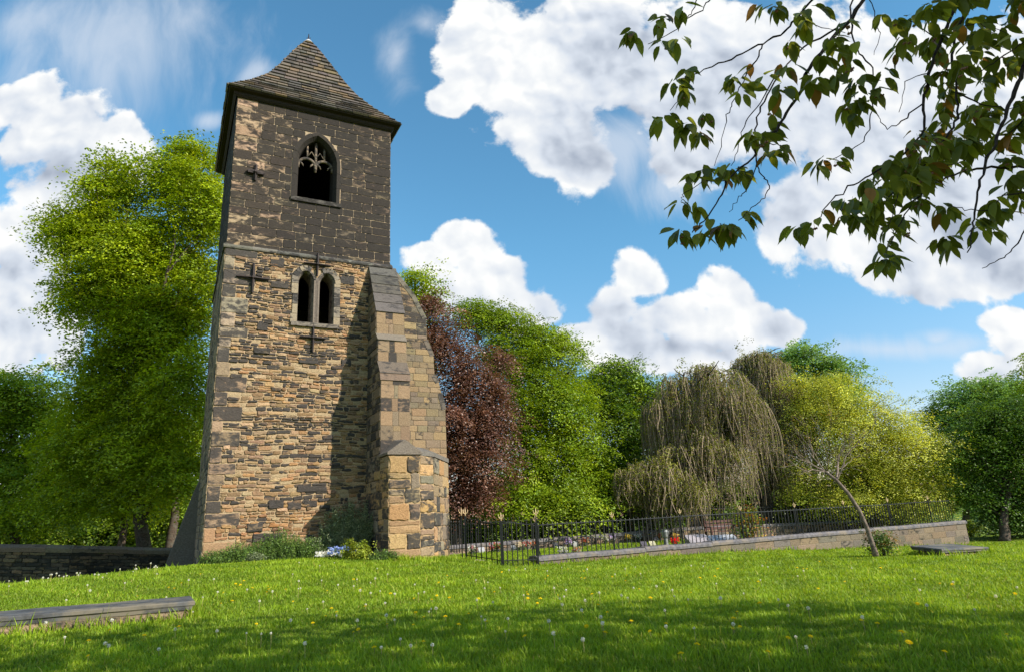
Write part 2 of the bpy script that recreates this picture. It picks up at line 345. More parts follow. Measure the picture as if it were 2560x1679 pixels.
# ------------------------------------------------------------------ masonry
TA=1.08812; TU=np.array([math.sin(TA),math.cos(TA),0]); TV=np.array([-TU[1],TU[0],0]); TZ=np.array([0,0,1.])
TC=np.array([-7.93478,17.0,0]); TWD=4.77; TDP=5.04; OV=.25
def clip(poly,a,b,c):
    """keep a*x+b*y+c>=0"""
    out=[]; n=len(poly)
    for i in range(n):
        p=poly[i]; q=poly[(i+1)%n]; dp=a*p[0]+b*p[1]+c; dq=a*q[0]+b*q[1]+c
        if dp>=0: out.append(p)
        if (dp>=0)!=(dq>=0):
            t=dp/(dp-dq); out.append((p[0]+(q[0]-p[0])*t,p[1]+(q[1]-p[1])*t))
    return out
def stone(mb,poly,fr,h,inset,col,rough=.006,gap=.008,warp=None):
    """one rough faced stone: poly 2-D in frame fr=(origin,U,V,N)"""
    if len(poly)<3: return
    P=np.array(poly); c=P.mean(0); w=np.ptp(P[:,0]); hh=np.ptp(P[:,1])
    if w<.035 or hh<.02: return
    n=len(P); out=[]
    for i in range(n):
        a=P[i]; b=P[(i+1)%n]; l=np.linalg.norm(b-a)
        if l<.01: continue
        cc=min(.022,l*.2); k=max(1,min(5,int(l/.09)))
        ts=np.linspace(cc/l,1-cc/l,k+1)
        for t in ts: out.append(a+(b-a)*t)
    if len(out)<4: return
    Q=np.array(out); d=Q-c; ln=np.linalg.norm(d,axis=1,keepdims=True)+1e-6
    # pull in by gap using separate axis scaling
    sx=max(.3,1-2*gap/max(w,.02)); sy=max(.3,1-2*gap/max(hh,.02))
    Q=c+d*np.array([sx,sy]); Q+=np.random.normal(0,rough,Q.shape)
    if warp: Q[:,1]+=warp(Q[:,0],Q[:,1])
    cc_=Q.mean(0)
    sx2=max(.25,1-2*inset/max(w,.02)); sy2=max(.25,1-2*inset/max(hh,.02))
    Q2=cc_+(Q-cc_)*np.array([sx2,sy2])
    O,U,V,Nn=fr; m=len(Q)
    hv=h*random.uniform(.6,1.25)
    z2=hv+np.random.normal(0,h*.12,m)
    lay=[(Q,np.full(m,-.012)),(Q,np.full(m,hv*.45)),(Q2,z2)]
    vs=[]
    for q,z in lay:
        for i in range(m): vs.append(O+U*q[i,0]+V*q[i,1]+Nn*z[i])
    vs.append(O+U*cc_[0]+V*cc_[1]+Nn*hv*random.uniform(.9,1.25))
    fs=[]
    for L_ in range(2):
        for i in range(m):
            j=(i+1)%m; fs.append((L_*m+i,L_*m+j,(L_+1)*m+j,(L_+1)*m+i))
    for i in range(m): fs.append((2*m+i,2*m+(i+1)%m,3*m))
    mb.add(vs,fs,col)
def jit(c,a=.15,al=None):
    k=1+random.uniform(-a,a); c2=[max(0,x*k*(1+random.uniform(-.05,.05))) for x in c[:3]]
    return tuple(c2)+((c[3] if al is None else al),)
TAN=[(.34,.22,.12),(.40,.26,.14),(.29,.185,.10),(.38,.22,.105),(.26,.17,.105),(.42,.295,.175),(.23,.145,.08)]
def rubble_col(u,z):
    dark=.50 if z>5.5 else (.44 if z>2.2 else (.34 if z>.6 else .10))
    r=random.random()
    if r<dark: return jit((.25,.165,.10),.2,random.uniform(.5,.98))
    if r<dark+.25: return jit(random.choice(TAN),.2,random.uniform(.25,.48))
    c=random.choice(TAN)
    if z<.4: c=(c[0]*1.0,c[1]*.88,c[2]*.8)
    return jit(c,.2,random.uniform(-.3,.2))
def courses(z0,z1,lo,hi):
    z=z0;out=[]
    while z<z1-lo*.6:
        h=random.uniform(lo,hi); 
        if z+h>z1-lo*.5: h=z1-z
        out.append((z,z+h)); z+=h
    return out
def row(u0,u1,lo,hi):
    out=[];u=u0
    while u<u1-.03:
        w=random.uniform(lo,hi)
        if u+w>u1-lo*.5: w=u1-u
        out.append((u,u+w)); u+=w
    return out
def arch_hw(z,a,z0,H):
    if z<=z0: return a
    if z>=z0+H: return 0
    Rr=(a*a+H*H)/(2*a); return max(0,math.sqrt(max(0,Rr*Rr-(z-z0)**2))-(Rr-a))
def front_wall(mb,zlo,zhi,openings,fr,mcol,u0=0,u1=TWD):
    """mortar plane with real openings; openings=(uc,a,zsill,zspring,H)"""
    zs=set(np.arange(zlo,zhi,.25).tolist()+[zhi])
    for uc,a,zs_,zp,H in openings:
        zs|=set([zs_,zp,zp+H]); zs|=set(np.linspace(zp,zp+H,12).tolist())
    zs=sorted(z for z in zs if zlo<=z<=zhi); O,U,V,Nn=fr
    for a_,b_ in zip(zs[:-1],zs[1:]):
        if b_-a_<1e-5: continue
        mid=(a_+b_)/2; L0=[u0];L1=[u0]
        for uc,a,z0,zp,H in sorted(openings):
            if z0<=mid<=zp+H:
                L0+=[uc-arch_hw(a_,a,zp,H),uc+arch_hw(a_,a,zp,H)]; L1+=[uc-arch_hw(b_,a,zp,H),uc+arch_hw(b_,a,zp,H)]
        L0.append(u1);L1.append(u1)
        for i in range(0,len(L0),2):
            mb.add([O+U*L0[i]+V*a_,O+U*L0[i+1]+V*a_,O+U*L1[i+1]+V*b_,O+U*L1[i]+V*b_],[(0,1,2,3)],mcol)
def sub_holes(segs,holes):
    out=[]
    for a,b in segs:
        cur=[(a,b)]
        for ha,hb in holes:
            nx=[]
            for p,q in cur:
                if hb<=p or ha>=q: nx.append((p,q))
                else:
                    if ha-p>.04: nx.append((p,ha))
                    if q-hb>.04: nx.append((hb,q))
            cur=nx
        out+=cur
    return out
class Sweep: pass
def sweep(mb,path,nrm,prof,fr,col,closed=False):
    """path: 2-D pts, nrm: 2-D outward normals, prof: list of (offset,depth)"""
    O,U,V,Nn=fr; vs=[]; k=len(prof)
    for p,n in zip(path,nrm):
        for o,d in prof: vs.append(O+U*(p[0]+n[0]*o)+V*(p[1]+n[1]*o)+Nn*d)
    fs=[]
    m=len(path)
    for i in range(m if closed else m-1):
        for j in range(k-1):
            a=i*k+j; b=((i+1)%m)*k+j; fs.append((a,a+1,b+1,b))
    fs.append(tuple(range(k))[::-1]); fs.append(tuple((m-1)*k+j for j in range(k)))
    mb.add(vs,fs,col)
def arch_path(uc,a,zs,zp,H,n=10):
    Rr=(a*a+H*H)/(2*a); P=[];Nn=[]
    for z in np.linspace(zs,zp,6)[:-1]: P.append((uc-a,z)); Nn.append((-1,0))
    th=math.asin(min(1,H/Rr))
    for t in np.linspace(0,th,n):
        P.append((uc+(Rr-a)-Rr*math.cos(t),zp+Rr*math.sin(t))); Nn.append((-math.cos(t),math.sin(t)))
    Nn[-1]=(0,1.12)
    for t in np.linspace(th,0,n)[1:]:
        P.append((uc-(Rr-a)+Rr*math.cos(t),zp+Rr*math.sin(t))); Nn.append((math.cos(t),math.sin(t)))
    for z in np.linspace(zp,zs,6)[1:]: P.append((uc+a,z)); Nn.append((1,0))
    return P,Nn
def frame_stones(name,parent,uc,a,zs,zp,H,prof,fr,m_,tones):
    """an arched surround split into separate voussoirs"""
    P,Nn=arch_path(uc,a,zs,zp,H); mb=MB(); n=len(P); i=0
    cuts=[0]
    while cuts[-1]<n-1: cuts.append(min(n-1,cuts[-1]+random.choice([2,3,3])))
    for s_,e in zip(cuts[:-1],cuts[1:]):
        sub=[np.array(p,float) for p in P[s_:e+1]]; nn=Nn[s_:e+1]
        d0=sub[1]-sub[0]; sub[0]=sub[0]+d0/np.linalg.norm(d0)*.004
        d1=sub[-2]-sub[-1]; sub[-1]=sub[-1]+d1/np.linalg.norm(d1)*.004
        dv=random.uniform(-.006,.006); dw=random.uniform(-.02,.03)
        pr=[(o+(dw if o>.1 else 0),d+dv) for o,d in prof]
        sweep(mb,sub,nn,pr,fr,random.choice(tones))
    return mb.build(name,m_,parent)
# ------------------------------------------------------------------ the tower
def build_tower():
    T=thing('church_tower','tall old square stone church tower with a pointed slate roof and dark sooty upper stage','tower',tuple(TC+TU*TWD/2+TV*TDP/2+np.array([0,0,-1.0])))
    FR=(TC,TU,TZ,-TV)
    up_open=[(2.42,.53,9.64,10.92,.86)]
    lo_open=[(2.225,.195,5.71,6.92,.35),(2.83,.195,5.71,6.92,.35)]
    MORT=(.42,.31,.19,-.3)
    warp=lambda x,y: .018*np.sin(x*1.9+y*1.3)+.012*np.sin(x*4.3+y*2.7)
    # ---- lower stage, front
    mb=MB()
    ZS=7.72
    front_wall(mb,-1.4,ZS,[(c_,a_+.045,z0_-.02,zp_,H_+.05) for c_,a_,z0_,zp_,H_ in lo_open],FR,MORT)
    hole=lambda z:[(1.87,3.18)] if 5.60<z<7.36 else []
    # large quoins on the left corner
    zq=-1.1; qs=[]; big=True
    while zq<ZS-.1:
        h=random.uniform(.26,.47); 
        if zq+h>ZS-.1: h=ZS-zq
        w=random.uniform(.62,.86) if big else random.uniform(.26,.42)
        qs.append((zq,zq+h,w)); zq+=h; big=not big if random.random()<.85 else big
    def qcol(z):
        if z<.1: return jit((.34,.22,.125),.15,random.uniform(.15,.45))
        if z<4.2: return jit((.33,.235,.15),.15,random.uniform(.42,.85))
        return jit((.36,.29,.21),.12,random.uniform(.5,.75))
    for a,b,w in qs:
        stone(mb,[(0,a),(w,a),(w,b),(0,b)],FR,.022,.014,qcol(a),.004,.009)
    def qw(z):
        for a,b,w in qs:
            if a<=z<b: return w
        return .3
    for z0,z1 in courses(-1.2,ZS,.055,.125) :
        zm=(z0+z1)/2; lo=.09;hi=.34
        if random.random()<.25: lo,hi=.2,.5
        base=[(qw(zm),4.10)]
        for a,b in sub_holes(base,hole(zm)):
            for p,q in row(a,b,lo,hi):
                j=lambda:random.uniform(-.012,.012)
                poly=[(p+j(),z0+j()),(q+j(),z0+j()),(q+j(),z1+j()),(p+j(),z1+j())]
                hh=z1-z0
                if hh>.115 and random.random()<.22:
                    zz=z0+hh*random.uniform(.4,.6)
                    stone(mb,[poly[0],poly[1],(q,zz),(p,zz)],FR,random.uniform(.01,.03),.012,rubble_col(p,z0),.006,.006,warp)
                    stone(mb,[(p,zz),(q,zz),poly[2],poly[3]],FR,random.uniform(.01,.03),.012,rubble_col(p,z0),.006,.006,warp)
                elif random.random()<.08 and hh>.08:
                    continue_col=(.40,.30,.18,.0)
                    stone(mb,poly,FR,.008,.012,continue_col,.008,.012,warp)
                else:
                    stone(mb,poly,FR,random.uniform(.014,.038),.015,rubble_col(p,z0),.007,random.uniform(.006,.012),warp)
    # a few bigger blocks, proud of the coursing
    for (u,z,w,h) in [(2.1,4.5,.55,.2),(1.25,6.65,.5,.2),(.95,5.35,.3,.24),(3.2,7.0,.45,.28),(2.2,.95,.8,.17),(3.3,4.5,.3,.2),(.9,4.7,.45,.17),(1.15,-.28,.75,.22),(1.0,-.02,.4,.22),(1.5,.55,.4,.22),(1.98,.5,.36,.2),(2.4,.55,.36,.19),(1.2,7.3,.4,.3)]:
        stone(mb,[(u,z),(u+w,z),(u+w,z+h),(u,z+h)],FR,.048,.016,jit((.25,.18,.12),.2,random.uniform(.6,.95)),.006,.004)
    # back mortar of reveals come from frames; other three lower sides
    fl=(TC+TV*TDP,-TV,TZ,-TU); fb=(TC+TU*TWD+TV*TDP,-TU,TZ,TV); frr=(TC+TU*TWD,TV,TZ,TU)
    for fr,wd in((fl,TDP),(fb,TWD),(frr,TDP)):
        O,U,V,Nn=fr; mb.add([O+U*0+V*-1.6,O+U*wd+V*-1.6,O+U*wd+V*ZS,O+V*ZS],[(0,1,2,3)],(.30,.25,.18,.1))
        for z0,z1 in courses(-1.4,ZS,.13,.3):
            for p,q in row(0,wd,.25,.7):
                stone(mb,[(p,z0),(q,z0),(q,z1),(p,z1)],fr,.02,.016,jit((.27,.21,.14),.2,random.uniform(.2,.7)),.005,.008)
    mb.build('lower_wall',M_stone,T)
    # ---- upper stage
    mb=MB(); zt=12.86; sb=.03
    FU=(TC+TV*sb,TU,TZ,-TV); MU=(.40,.31,.21,.33)
    front_wall(mb,ZS+.0,zt,[(2.42,.53+.12,9.58,10.92,.86+.15)],FU,MU,sb,TWD-.01)
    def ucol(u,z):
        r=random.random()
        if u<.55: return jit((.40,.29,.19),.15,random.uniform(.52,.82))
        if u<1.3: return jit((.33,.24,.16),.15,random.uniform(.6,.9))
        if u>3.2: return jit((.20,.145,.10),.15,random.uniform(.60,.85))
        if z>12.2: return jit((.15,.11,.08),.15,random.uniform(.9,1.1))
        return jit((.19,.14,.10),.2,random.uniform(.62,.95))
    z=ZS+.06
    hs=[]
    while z<zt-.1:
        h=random.uniform(.235,.325) if random.random()<.88 else random.uniform(.13,.18)
        if z+h>zt-.12: h=zt-z
        hs.append((z,z+h)); z+=h
    for k,(z0,z1) in enumerate(hs):
        zm=(z0+z1)/2
        segs=[(sb,TWD-.01)]
        if 9.5<zm<12.06:
            a=arch_hw(zm,.74,10.92,1.16); segs=sub_holes(segs,[(2.42-a,2.42+a)])
        for a,b in segs:
            off=0
            rr=row(a,b,.32,.74)
            for p,q in rr:
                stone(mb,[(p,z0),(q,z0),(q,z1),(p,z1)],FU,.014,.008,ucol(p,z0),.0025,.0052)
    for fr,wd in(((TC+TV*(TDP-.01)+TU*sb,-TV,TZ,-TU),TDP-.04),((TC+TU*(TWD-.01)+TV*(TDP-.03),-TU,TZ,TV),TWD-.04),((TC+TU*(TWD-.01)+TV*sb,TV,TZ,TU),TDP-.04)):
        O,U,V,Nn=fr; mb.add([O+V*ZS,O+U*wd+V*ZS,O+U*wd+V*zt,O+V*zt],[(0,1,2,3)],(.2,.16,.12,.3))
        for z0,z1 in hs:
            for p,q in row(0,wd,.4,.8): stone(mb,[(p,z0),(q,z0),(q,z1),(p,z1)],fr,.014,.008,jit((.17,.13,.10),.2,random.uniform(.6,.95)),.003,.006)
    mb.build('upper_wall',M_ashlar,T)
    # ---- string course: moulded band round all four sides
    mb=MB()
    def band(o,z0,z1,col):
        P=[TC+TU*(-o)+TV*(-o),TC+TU*(TWD+o)+TV*(-o),TC+TU*(TWD+o)+TV*(TDP+o),TC+TU*(-o)+TV*(TDP+o)]
        return P
    for (side,(A,B)) in enumerate((((0,0),(1,0)),((1,0),(1,1)),((1,1),(0,1)),((0,1),(0,0)))):
        p0=TC+TU*(A[0]*TWD)+TV*(A[1]*TDP); p1=TC+TU*(B[0]*TWD)+TV*(B[1]*TDP)
        d=(p1-p0); ln=np.linalg.norm(d); d/=ln; nn=np.cross(d,TZ)
        s0=-.05
        while s0<ln+.04:
            s1=min(ln+.05,s0+random.uniform(.5,.95)); j=random.uniform(-.006,.006)
            pr=[(-.05,7.70),(.05,7.70),(.062,7.735),(.055,7.775),(.0,7.83),(-.05,7.83)]
            vs=[];
            for s_ in(s0+.002,s1-.002):
                for o,z_ in pr: vs.append(p0+d*s_+nn*o+TZ*(z_+j))
            k=len(pr); fs=[(i,i+1,k+i+1,k+i) for i in range(k-1)]+[(k-1,0,k,2*k-1),tuple(range(k))[::-1],tuple(range(k,2*k))]
            fs=[f[::-1] for f in fs]
            mb.add(vs,fs,jit((.16,.15,.13),.2,random.uniform(.3,.7))); s0=s1
    mb.build('string_course',M_trim,T)
    # ---- windows
    tone_u=[(.22,.17,.12,.98),(.2,.155,.11,1.08),(.27,.21,.15,.85),(.18,.14,.1,1.0)]
    prof=[(.20,-.05),(.20,.028),(.085,.028),(.075,.005),(0,-.13),(0,-.62)]
    W1=frame_stones('belfry_window',T,*up_open[0],prof,FU,M_ashlar,tone_u)
    # hood line of pale mortar
    mb=MB(); P,Nn=arch_path(*up_open[0]); sweep(mb,P,Nn,[(.195,-.02),(.195,.012),(.215,.012),(.215,-.02)],FU,(.46,.35,.24,.1)); mb.build('mortar_joint',M_stone,W1)
    mb=MB()
    O=FU[0]
    def B3(u,v,z): return O+TU*u+TV*v+TZ*z
    mb.box(B3(2.44,.24,9.57),(1.5,.62,.13),TU,TV,TZ,(.12,.11,.1,.6)); mb.build('sill',M_ashlar,W1)
    mb=MB(); tv=.26; tcol=(.22,.175,.13,.5)
    def bar(pts,r,n=6): mb.tube([B3(u,tv,z) for u,z in pts],r,n,tcol)
    # two cusped sub-arches and upright bars in the head
    for c0 in(2.42-.265,2.42+.265):
        a=.265
        pts=[(c0-a+.0,10.80)]+[(c0-a*math.cos(t),10.88+.27*math.sin(t)) for t in np.linspace(0,math.pi,13)]+[(c0+a,10.80)]
        bar(pts,.05)
        for s_ in(-1,1):   # cusps
            bar([(c0+s_*a*.82,11.02),(c0+s_*.13,10.93),(c0+s_*.10,10.86)],[.03,.028,.012])
    bar([(2.42,10.72),(2.42,11.74)],[.042,.045],6)
    bar([(2.42-.265,11.13),(2.42-.265,11.60)],.036); bar([(2.42+.265,11.13),(2.42+.265,11.60)],.036)
    bar([(2.42,11.2),(2.42-.13,11.42),(2.42-.265,11.2)],.022); bar([(2.42,11.2),(2.42+.13,11.42),(2.42+.265,11.2)],.022)
    mb.build('tracery',M_trim,W1,True)
    # twin lancets
    tone_l=[(.22,.19,.155,.5),(.28,.24,.19,.4),(.18,.16,.14,.6),(.33,.27,.19,.35)]
    mb=MB(); prof2=[(.055,.02),(.045,.02),(0,-.07),(0,-.6)]
    W2=None
    for k,op in enumerate(lo_open):
        # inner order of each light
        pr=[(.055,-.05),(.055,.022),(.035,.022),(0,-.05),(0,-.6)]
        o=frame_stones('lancet_light',T if W2 is None else W2,*op,pr,FR,M_trim,[(.2,.17,.145,.45),(.24,.2,.165,.4)]) if False else None
    mbw=MB()
    # outer surround of blocks
    for side in(-1,1):
        uc=2.225 if side<0 else 2.83
        z=5.66
        while z<6.9:
            h=random.uniform(.22,.36); z1=min(z+h,6.98); w=random.choice([.16,.2,.3 if side>0 else .2])
            ua=uc+side*.195; ub=uc+side*(.195+w)
            cc=random.choice(tone_l)
            mbw.box(B3((ua+ub)/2+side*.012,-.01-sb,(z+z1)/2),(abs(ub-ua)-.02,.07,z1-z-.012),TU,TV,TZ,cc)
            z=z1
    # heads: voussoir rings + mullion
    for uc,a,zs_,zp,H in lo_open:
        P,Nn=arch_path(uc,a,zs_,zp,H,8)
        sweep(mbw,P,Nn,[(.105 if True else 0,-.05),(.105,.03),(.05,.03),(0,-.06),(0,-.60)],FR,(.21,.18,.15,.45))
    # outer arched label over both
    for side in(-1,1):
        uc=2.225 if side<0 else 2.83
        pts=[]
        for t in np.linspace(0,1,7):
            ang=math.pi*(.98-.62*t) if side<0 else math.pi*(.02+.62*t)
            pts.append((uc+math.cos(ang)*.33,6.95+math.sin(ang)*.42))
        nn=[(0,1)]*len(pts)
        for i in range(len(pts)-1):
            a_=np.array(pts[i]);b_=np.array(pts[i+1]); m_=(a_+b_)/2; d=b_-a_; l=np.linalg.norm(d); d/=l
            U2=TU*d[0]+TZ*d[1]; W2_=np.cross(U2,TV)
            mbw.box(B3(m_[0],-.012-sb,m_[1]),(l-.008,.075,.16),U2,TV,W2_,random.choice(tone_l))
    mbw.box(B3(2.53,-.02-sb,6.35),(.16,.12,1.3),TU,TV,TZ,(.22,.18,.15,.3))
    mbw.box(B3(2.53,-.05-sb,6.4),(.085,.06,1.36),TU,TV,TZ,(.17,.14,.12,.3))
    W2=mbw.build('lancet_window',M_trim,T)
    mb=MB(); mb.box(B3(2.52,-.02-sb+.1,5.645),(1.34,.34,.12),TU,TV,TZ,(.22,.19,.16,.5)); mb.build('sill',M_trim,W2)
    # dark shuttering boards set back inside the lancets: louvre box interior
    for zz in np.arange(-.5,12.7,4.2):
        mb=MB(); mb.box(B3(TWD/2,TDP/2,zz),(TWD-.3,TDP-.3,.08),TU,TV,TZ,(.03,.025,.02,1)); mb.build('floor_boards',M_twig,T)
    # inner faces so that the tower has thick dark walls
    mb=MB()
    for (a,b,c,d) in(((.35,.95),(TWD-.35,.95),0,0),):
        pass
    # ---- iron pattress crosses
    def cross(uc,zc,w,h,th=.085,depth=.05,chunk=False,top=None):
        mb=MB(); F0=.055 if zc<7.7 else .03
        def arm(du,dz,l):
            n=6; d=np.array([du,dz],float); perp=np.array([-dz,du],float)
            for seg in range(n):
                t0=seg/n;t1=(seg+1)/n; w0=th*(1-.35*t0);w1=th*(1-.35*t1); h0=depth*(1.3-.75*t0);h1=depth*(1.3-.75*t1)
                vs=[]
                for t,ww,hh in((t0,w0,h0),(t1,w1,h1)):
                    c=d*l*t
                    for s_,hv in((-1,0),(-1,hh*.55),(-.22,hh*.6),(-.2,hh+.03),(.2,hh+.03),(.22,hh*.6),(1,hh*.55),(1,0)):
                        q=c+perp*s_*ww/2; vs.append(TC+TU*(uc+q[0])+TZ*(zc+q[1])-TV*(F0-.02+hv))
                k=8; fs=[(i,i+1,k+i+1,k+i) for i in range(k-1)]+[tuple(range(k,2*k))]
                fs=[f[::-1] for f in fs]
                mb.add(vs,fs)
        arm(1,0,w/2);arm(-1,0,w/2);arm(0,1,h/2 if top is None else top);arm(0,-1,h/2)
        mb.tube([TC+TU*uc+TZ*zc-TV*F0,TC+TU*uc+TZ*zc-TV*(F0+depth+.06)],[.05,.035],8)
        if chunk:
            for du in(-1,1): mb.box(TC+TU*(uc+du*w*.25)+TZ*zc-TV*(F0+.02),(w*.35,.08,.10),TU,TV,TZ)
        mb.build('anchor_plate',M_rust,T)
    cross(.77,6.87,.86,.88,.11,.06)
    cross(2.53,7.52,.78,.74,.085,.05)
    cross(2.475,5.27,.72,.84,.085,.05)
    cross(.66,10.18,.5,.52,.12,.06,True)
    # ---- eaves and roof
    mb=MB()
    P0=lambda o,z:[TC-TU*o-TV*o+TZ*z,TC+TU*(TWD+o)-TV*o+TZ*z,TC+TU*(TWD+o)+TV*(TDP+o)+TZ*z,TC-TU*o+TV*(TDP+o)+TZ*z]
    a=P0(.02,12.70);b=P0(.10,12.72);c=P0(.12,12.80);
    vs=P0(.02,12.60)+P0(.08,12.66)+P0(.09,12.74)+P0(OV-.03,12.755)+P0(OV-.01,12.80)+P0(0.0,12.84)
    fs=[]
    for k in range(5):
        for i in range(4): j=(i+1)%4; fs.append((k*4+i,k*4+j,(k+1)*4+j,(k+1)*4+i))
    mb.add(vs,fs,(.05,.04,.03,1)); mb.build('eaves',M_twig,T)
    ks=[0,.25,.45,.6,.72,.88,1.0]; zs=[12.80,13.60,14.37,15.15,15.86,16.78,17.38]
    NR=22
    kk=np.linspace(0,.985,NR+1); kk=kk**1.0; zz=np.interp(kk,ks,zs)
    # equal slope length courses
    kf=np.linspace(0,.985,400); zf=np.interp(kf,ks,zs); sl_=np.concatenate([[0],np.cumsum(np.hypot(np.diff(kf)*(TWD/2+OV),np.diff(zf)))])
    cs=np.linspace(0,sl_[-1],NR+1); kk=np.interp(cs,sl_,kf); zz=np.interp(cs,sl_,zf)
    mb=MB(); hu=TWD/2+OV; hv=TDP/2+OV; CC=TC+TU*TWD/2+TV*TDP/2
    lich=[(.145,.120,.102),(.17,.138,.11),(.12,.105,.095),(.20,.148,.09),(.105,.094,.088),(.15,.122,.10)]
    dirs=[(-TV,TU,hv,hu),(TU,TV,hu,hv),(TV,-TU,hv,hu),(-TU,-TV,hu,hv)]
    mu=MB()
    for r in range(NR):
        k0,k1=kk[r],kk[r+1]; z0,z1=zz[r],zz[r+1]
        for n_,t_,hn,ht in dirs:
            d0=hn*(1-k0);d1=hn*(1-k1);e0=ht*(1-k0);e1=ht*(1-k1)
            out0=d0+.02; lift=.016
            A=CC+n_*d0+TZ*z0; B=CC+n_*d1+TZ*z1; 
            mu.add([A-t_*e0,A+t_*e0,B+t_*e1,B-t_*e1],[(0,1,2,3)],(.06,.05,.04,.6))
            slope=B-A; slope/=np.linalg.norm(slope); nrm=np.cross(t_,slope); 
            if nrm[2]<0: nrm=-nrm
            cuts=[-e0-.01]
            step=(.28,.55) if r<14 else (.2,.38)
            while cuts[-1]<e0-.1: cuts.append(cuts[-1]+random.uniform(*step))
            cuts[-1]=e0+.01
            if len(cuts)<2: cuts=[-e0-.01,e0+.01]
            ov_=1.12
            for s0,s1 in zip(cuts[:-1],cuts[1:]):
                th=random.uniform(.050,.072); dz=random.uniform(-.006,.008); g=.008
                f=lambda s:max(-e1-.012,min(e1+.012,s))
                a0=A+t_*(s0+g)-slope*(.025+dz); a1=A+t_*(s1-g)-slope*(.02+dz+random.uniform(-.004,.004))
                b0=B+t_*f(s0+g);b1=B+t_*f(s1-g)
                vs=[a0+nrm*.004,a1+nrm*.004,b1,b0,a0+nrm*(.004+th),a1+nrm*(.004+th),b1+nrm*.012,b0+nrm*.012]
                mb.add(vs,[(4,5,6,7),(0,1,5,4),(1,2,6,5),(3,0,4,7),(0,3,2,1)],jit(random.choice(lich),.2,random.uniform(.1,.62)))
    rf=mu.build('roof',M_slate,T)
    sl_o=mb.build('roof_slates',M_slate,rf)
    mb=MB(); ap=CC+TZ*17.32
    mb.tube([ap+TZ*-.10,ap+TZ*.0,ap+TZ*.07],[.17,.10,.02],8)
    mb.build('lead_cap',M_lead,rf)
    mb=MB(); mb.tube([ap+TZ*.05,ap+TZ*.30],[.03,.015],5); mb.tube([ap+TZ*.05+TU*.05,ap+TZ*.17+TU*.06],[.012,.008],5); mb.tube([ap+TZ*.05-TU*.05,ap+TZ*.15-TU*.055],[.012,.008],5)
    mb.build('finial',M_rust,rf)
    # ---- buttresses
    def block(mb,fr,poly,cfun,clo,chi,wlo,whi,h=.02,gap=.007,rough=.003,mort=(.3,.22,.14,.0),qedge=None):
        """fill a convex 2-D polygon of a frame with coursed stones"""
        O,U,V,Nn=fr; P=poly; mb.add([O+U*p[0]+V*p[1] for p in P],[tuple(range(len(P)))],mort)
        xs=[p[0] for p in P]; ys=[p[1] for p in P]
        cx=sum(xs)/len(xs); cy=sum(ys)/len(ys)
        for z0,z1 in courses(min(ys),max(ys),clo,chi):
            for p,q in row(min(xs),max(xs),wlo,whi):
                pl=[(p,z0),(q,z0),(q,z1),(p,z1)]
                for i in range(len(P)):
                    a=P[i];b=P[(i+1)%len(P)]; A_=-(b[1]-a[1]);B_=(b[0]-a[0]);C_=-(A_*a[0]+B_*a[1])
                    if A_*cx+B_*cy+C_<0: A_,B_,C_=-A_,-B_,-C_
                    pl=clip(pl,A_,B_,C_)
                    if len(pl)<3: break
                if len(pl)>=3: stone(mb,pl,fr,h,.012,cfun(p,z0),rough,gap)
    UA,UB=4.10,4.93
    mb=MB()
    acol=lambda u,z: jit(random.choice([(.26,.185,.12),(.29,.205,.13),(.235,.175,.12),(.31,.22,.13)]),.12,random.uniform(.0,.5) if random.random()<.8 else .7)
    # (projection, z) profile of the buttress that stands out from the front face
    prof=[(.0,7.70),(.86,6.00),(.86,5.30),(1.05,5.12),(1.05,4.45),(1.30,4.12),(1.36,3.9),(1.36,-1.3)]
    # left side as a stack of quads in (p,z)
    FL=(TC+TU*UA,TV*-1,TZ,-TU)    # frame x = projection
    FRt=(TC+TU*UB,TV*-1,TZ,TU)
    scol=lambda u,z: jit((.22,.17,.12),.2,random.uniform(.3,.8))
    polyL=prof+[(-.05,-1.3),(-.05,7.70)]
    segs=[[(0,7.70),(.86,6.0),(0,6.0)],[(0,6.0),(.86,6.0),(.86,5.30),(0,5.30)],[(0,5.3),(.86,5.3),(1.05,5.12),(0,5.12)],[(0,5.12),(1.05,5.12),(1.05,4.45),(0,4.45)],[(0,4.45),(1.05,4.45),(1.30,4.12),(0,4.12)],[(0,4.12),(1.30,4.12),(1.36,3.9),(0,3.9)],[(0,3.9),(1.36,3.9),(1.36,-1.3),(0,-1.3)]]
    for sg in segs:
        block(mb,FL,sg,scol,.16,.34,.3,.6); block(mb,FRt,sg,scol,.2,.34,.3,.6)
    def fface(v,z0,z1,u0=UA,u1=UB):
        fr=(TC-TV*v,TU,TZ,-TV)
        O,U,V,Nn=fr; mb.add([O+U*u0+V*z0,O+U*u1+V*z0,O+U*u1+V*z1,O+U*u0+V*z1],[(0,1,2,3)],(.2,.15,.1,.2))
        z=z0;k=0
        while z<z1-.05:
            h=min(random.uniform(.28,.42),z1-z)
            if z1-(z+h)<.12: h=z1-z
            wl=random.uniform(.26,.36) if k%2 else random.uniform(.3,.4); wr=random.uniform(.26,.36)
            cuts=[u0,u0+wl,u1-wr,u1]
            for i in range(3):
                if i==1 and random.random()<.6:
                    zz=z+h*random.uniform(.35,.65)
                    stone(mb,[(cuts[i],z),(cuts[i+1],z),(cuts[i+1],zz),(cuts[i],zz)],fr,.008,.005,acol(0,z),.0015,.0035)
                    stone(mb,[(cuts[i],zz),(cuts[i+1],zz),(cuts[i+1],z+h),(cuts[i],z+h)],fr,.008,.005,acol(0,z),.0015,.0035)
                else: stone(mb,[(cuts[i],z),(cuts[i+1],z),(cuts[i+1],z+h),(cuts[i],z+h)],fr,.009,.005,acol(0,z),.0015,.0035)
            z+=h;k+=1
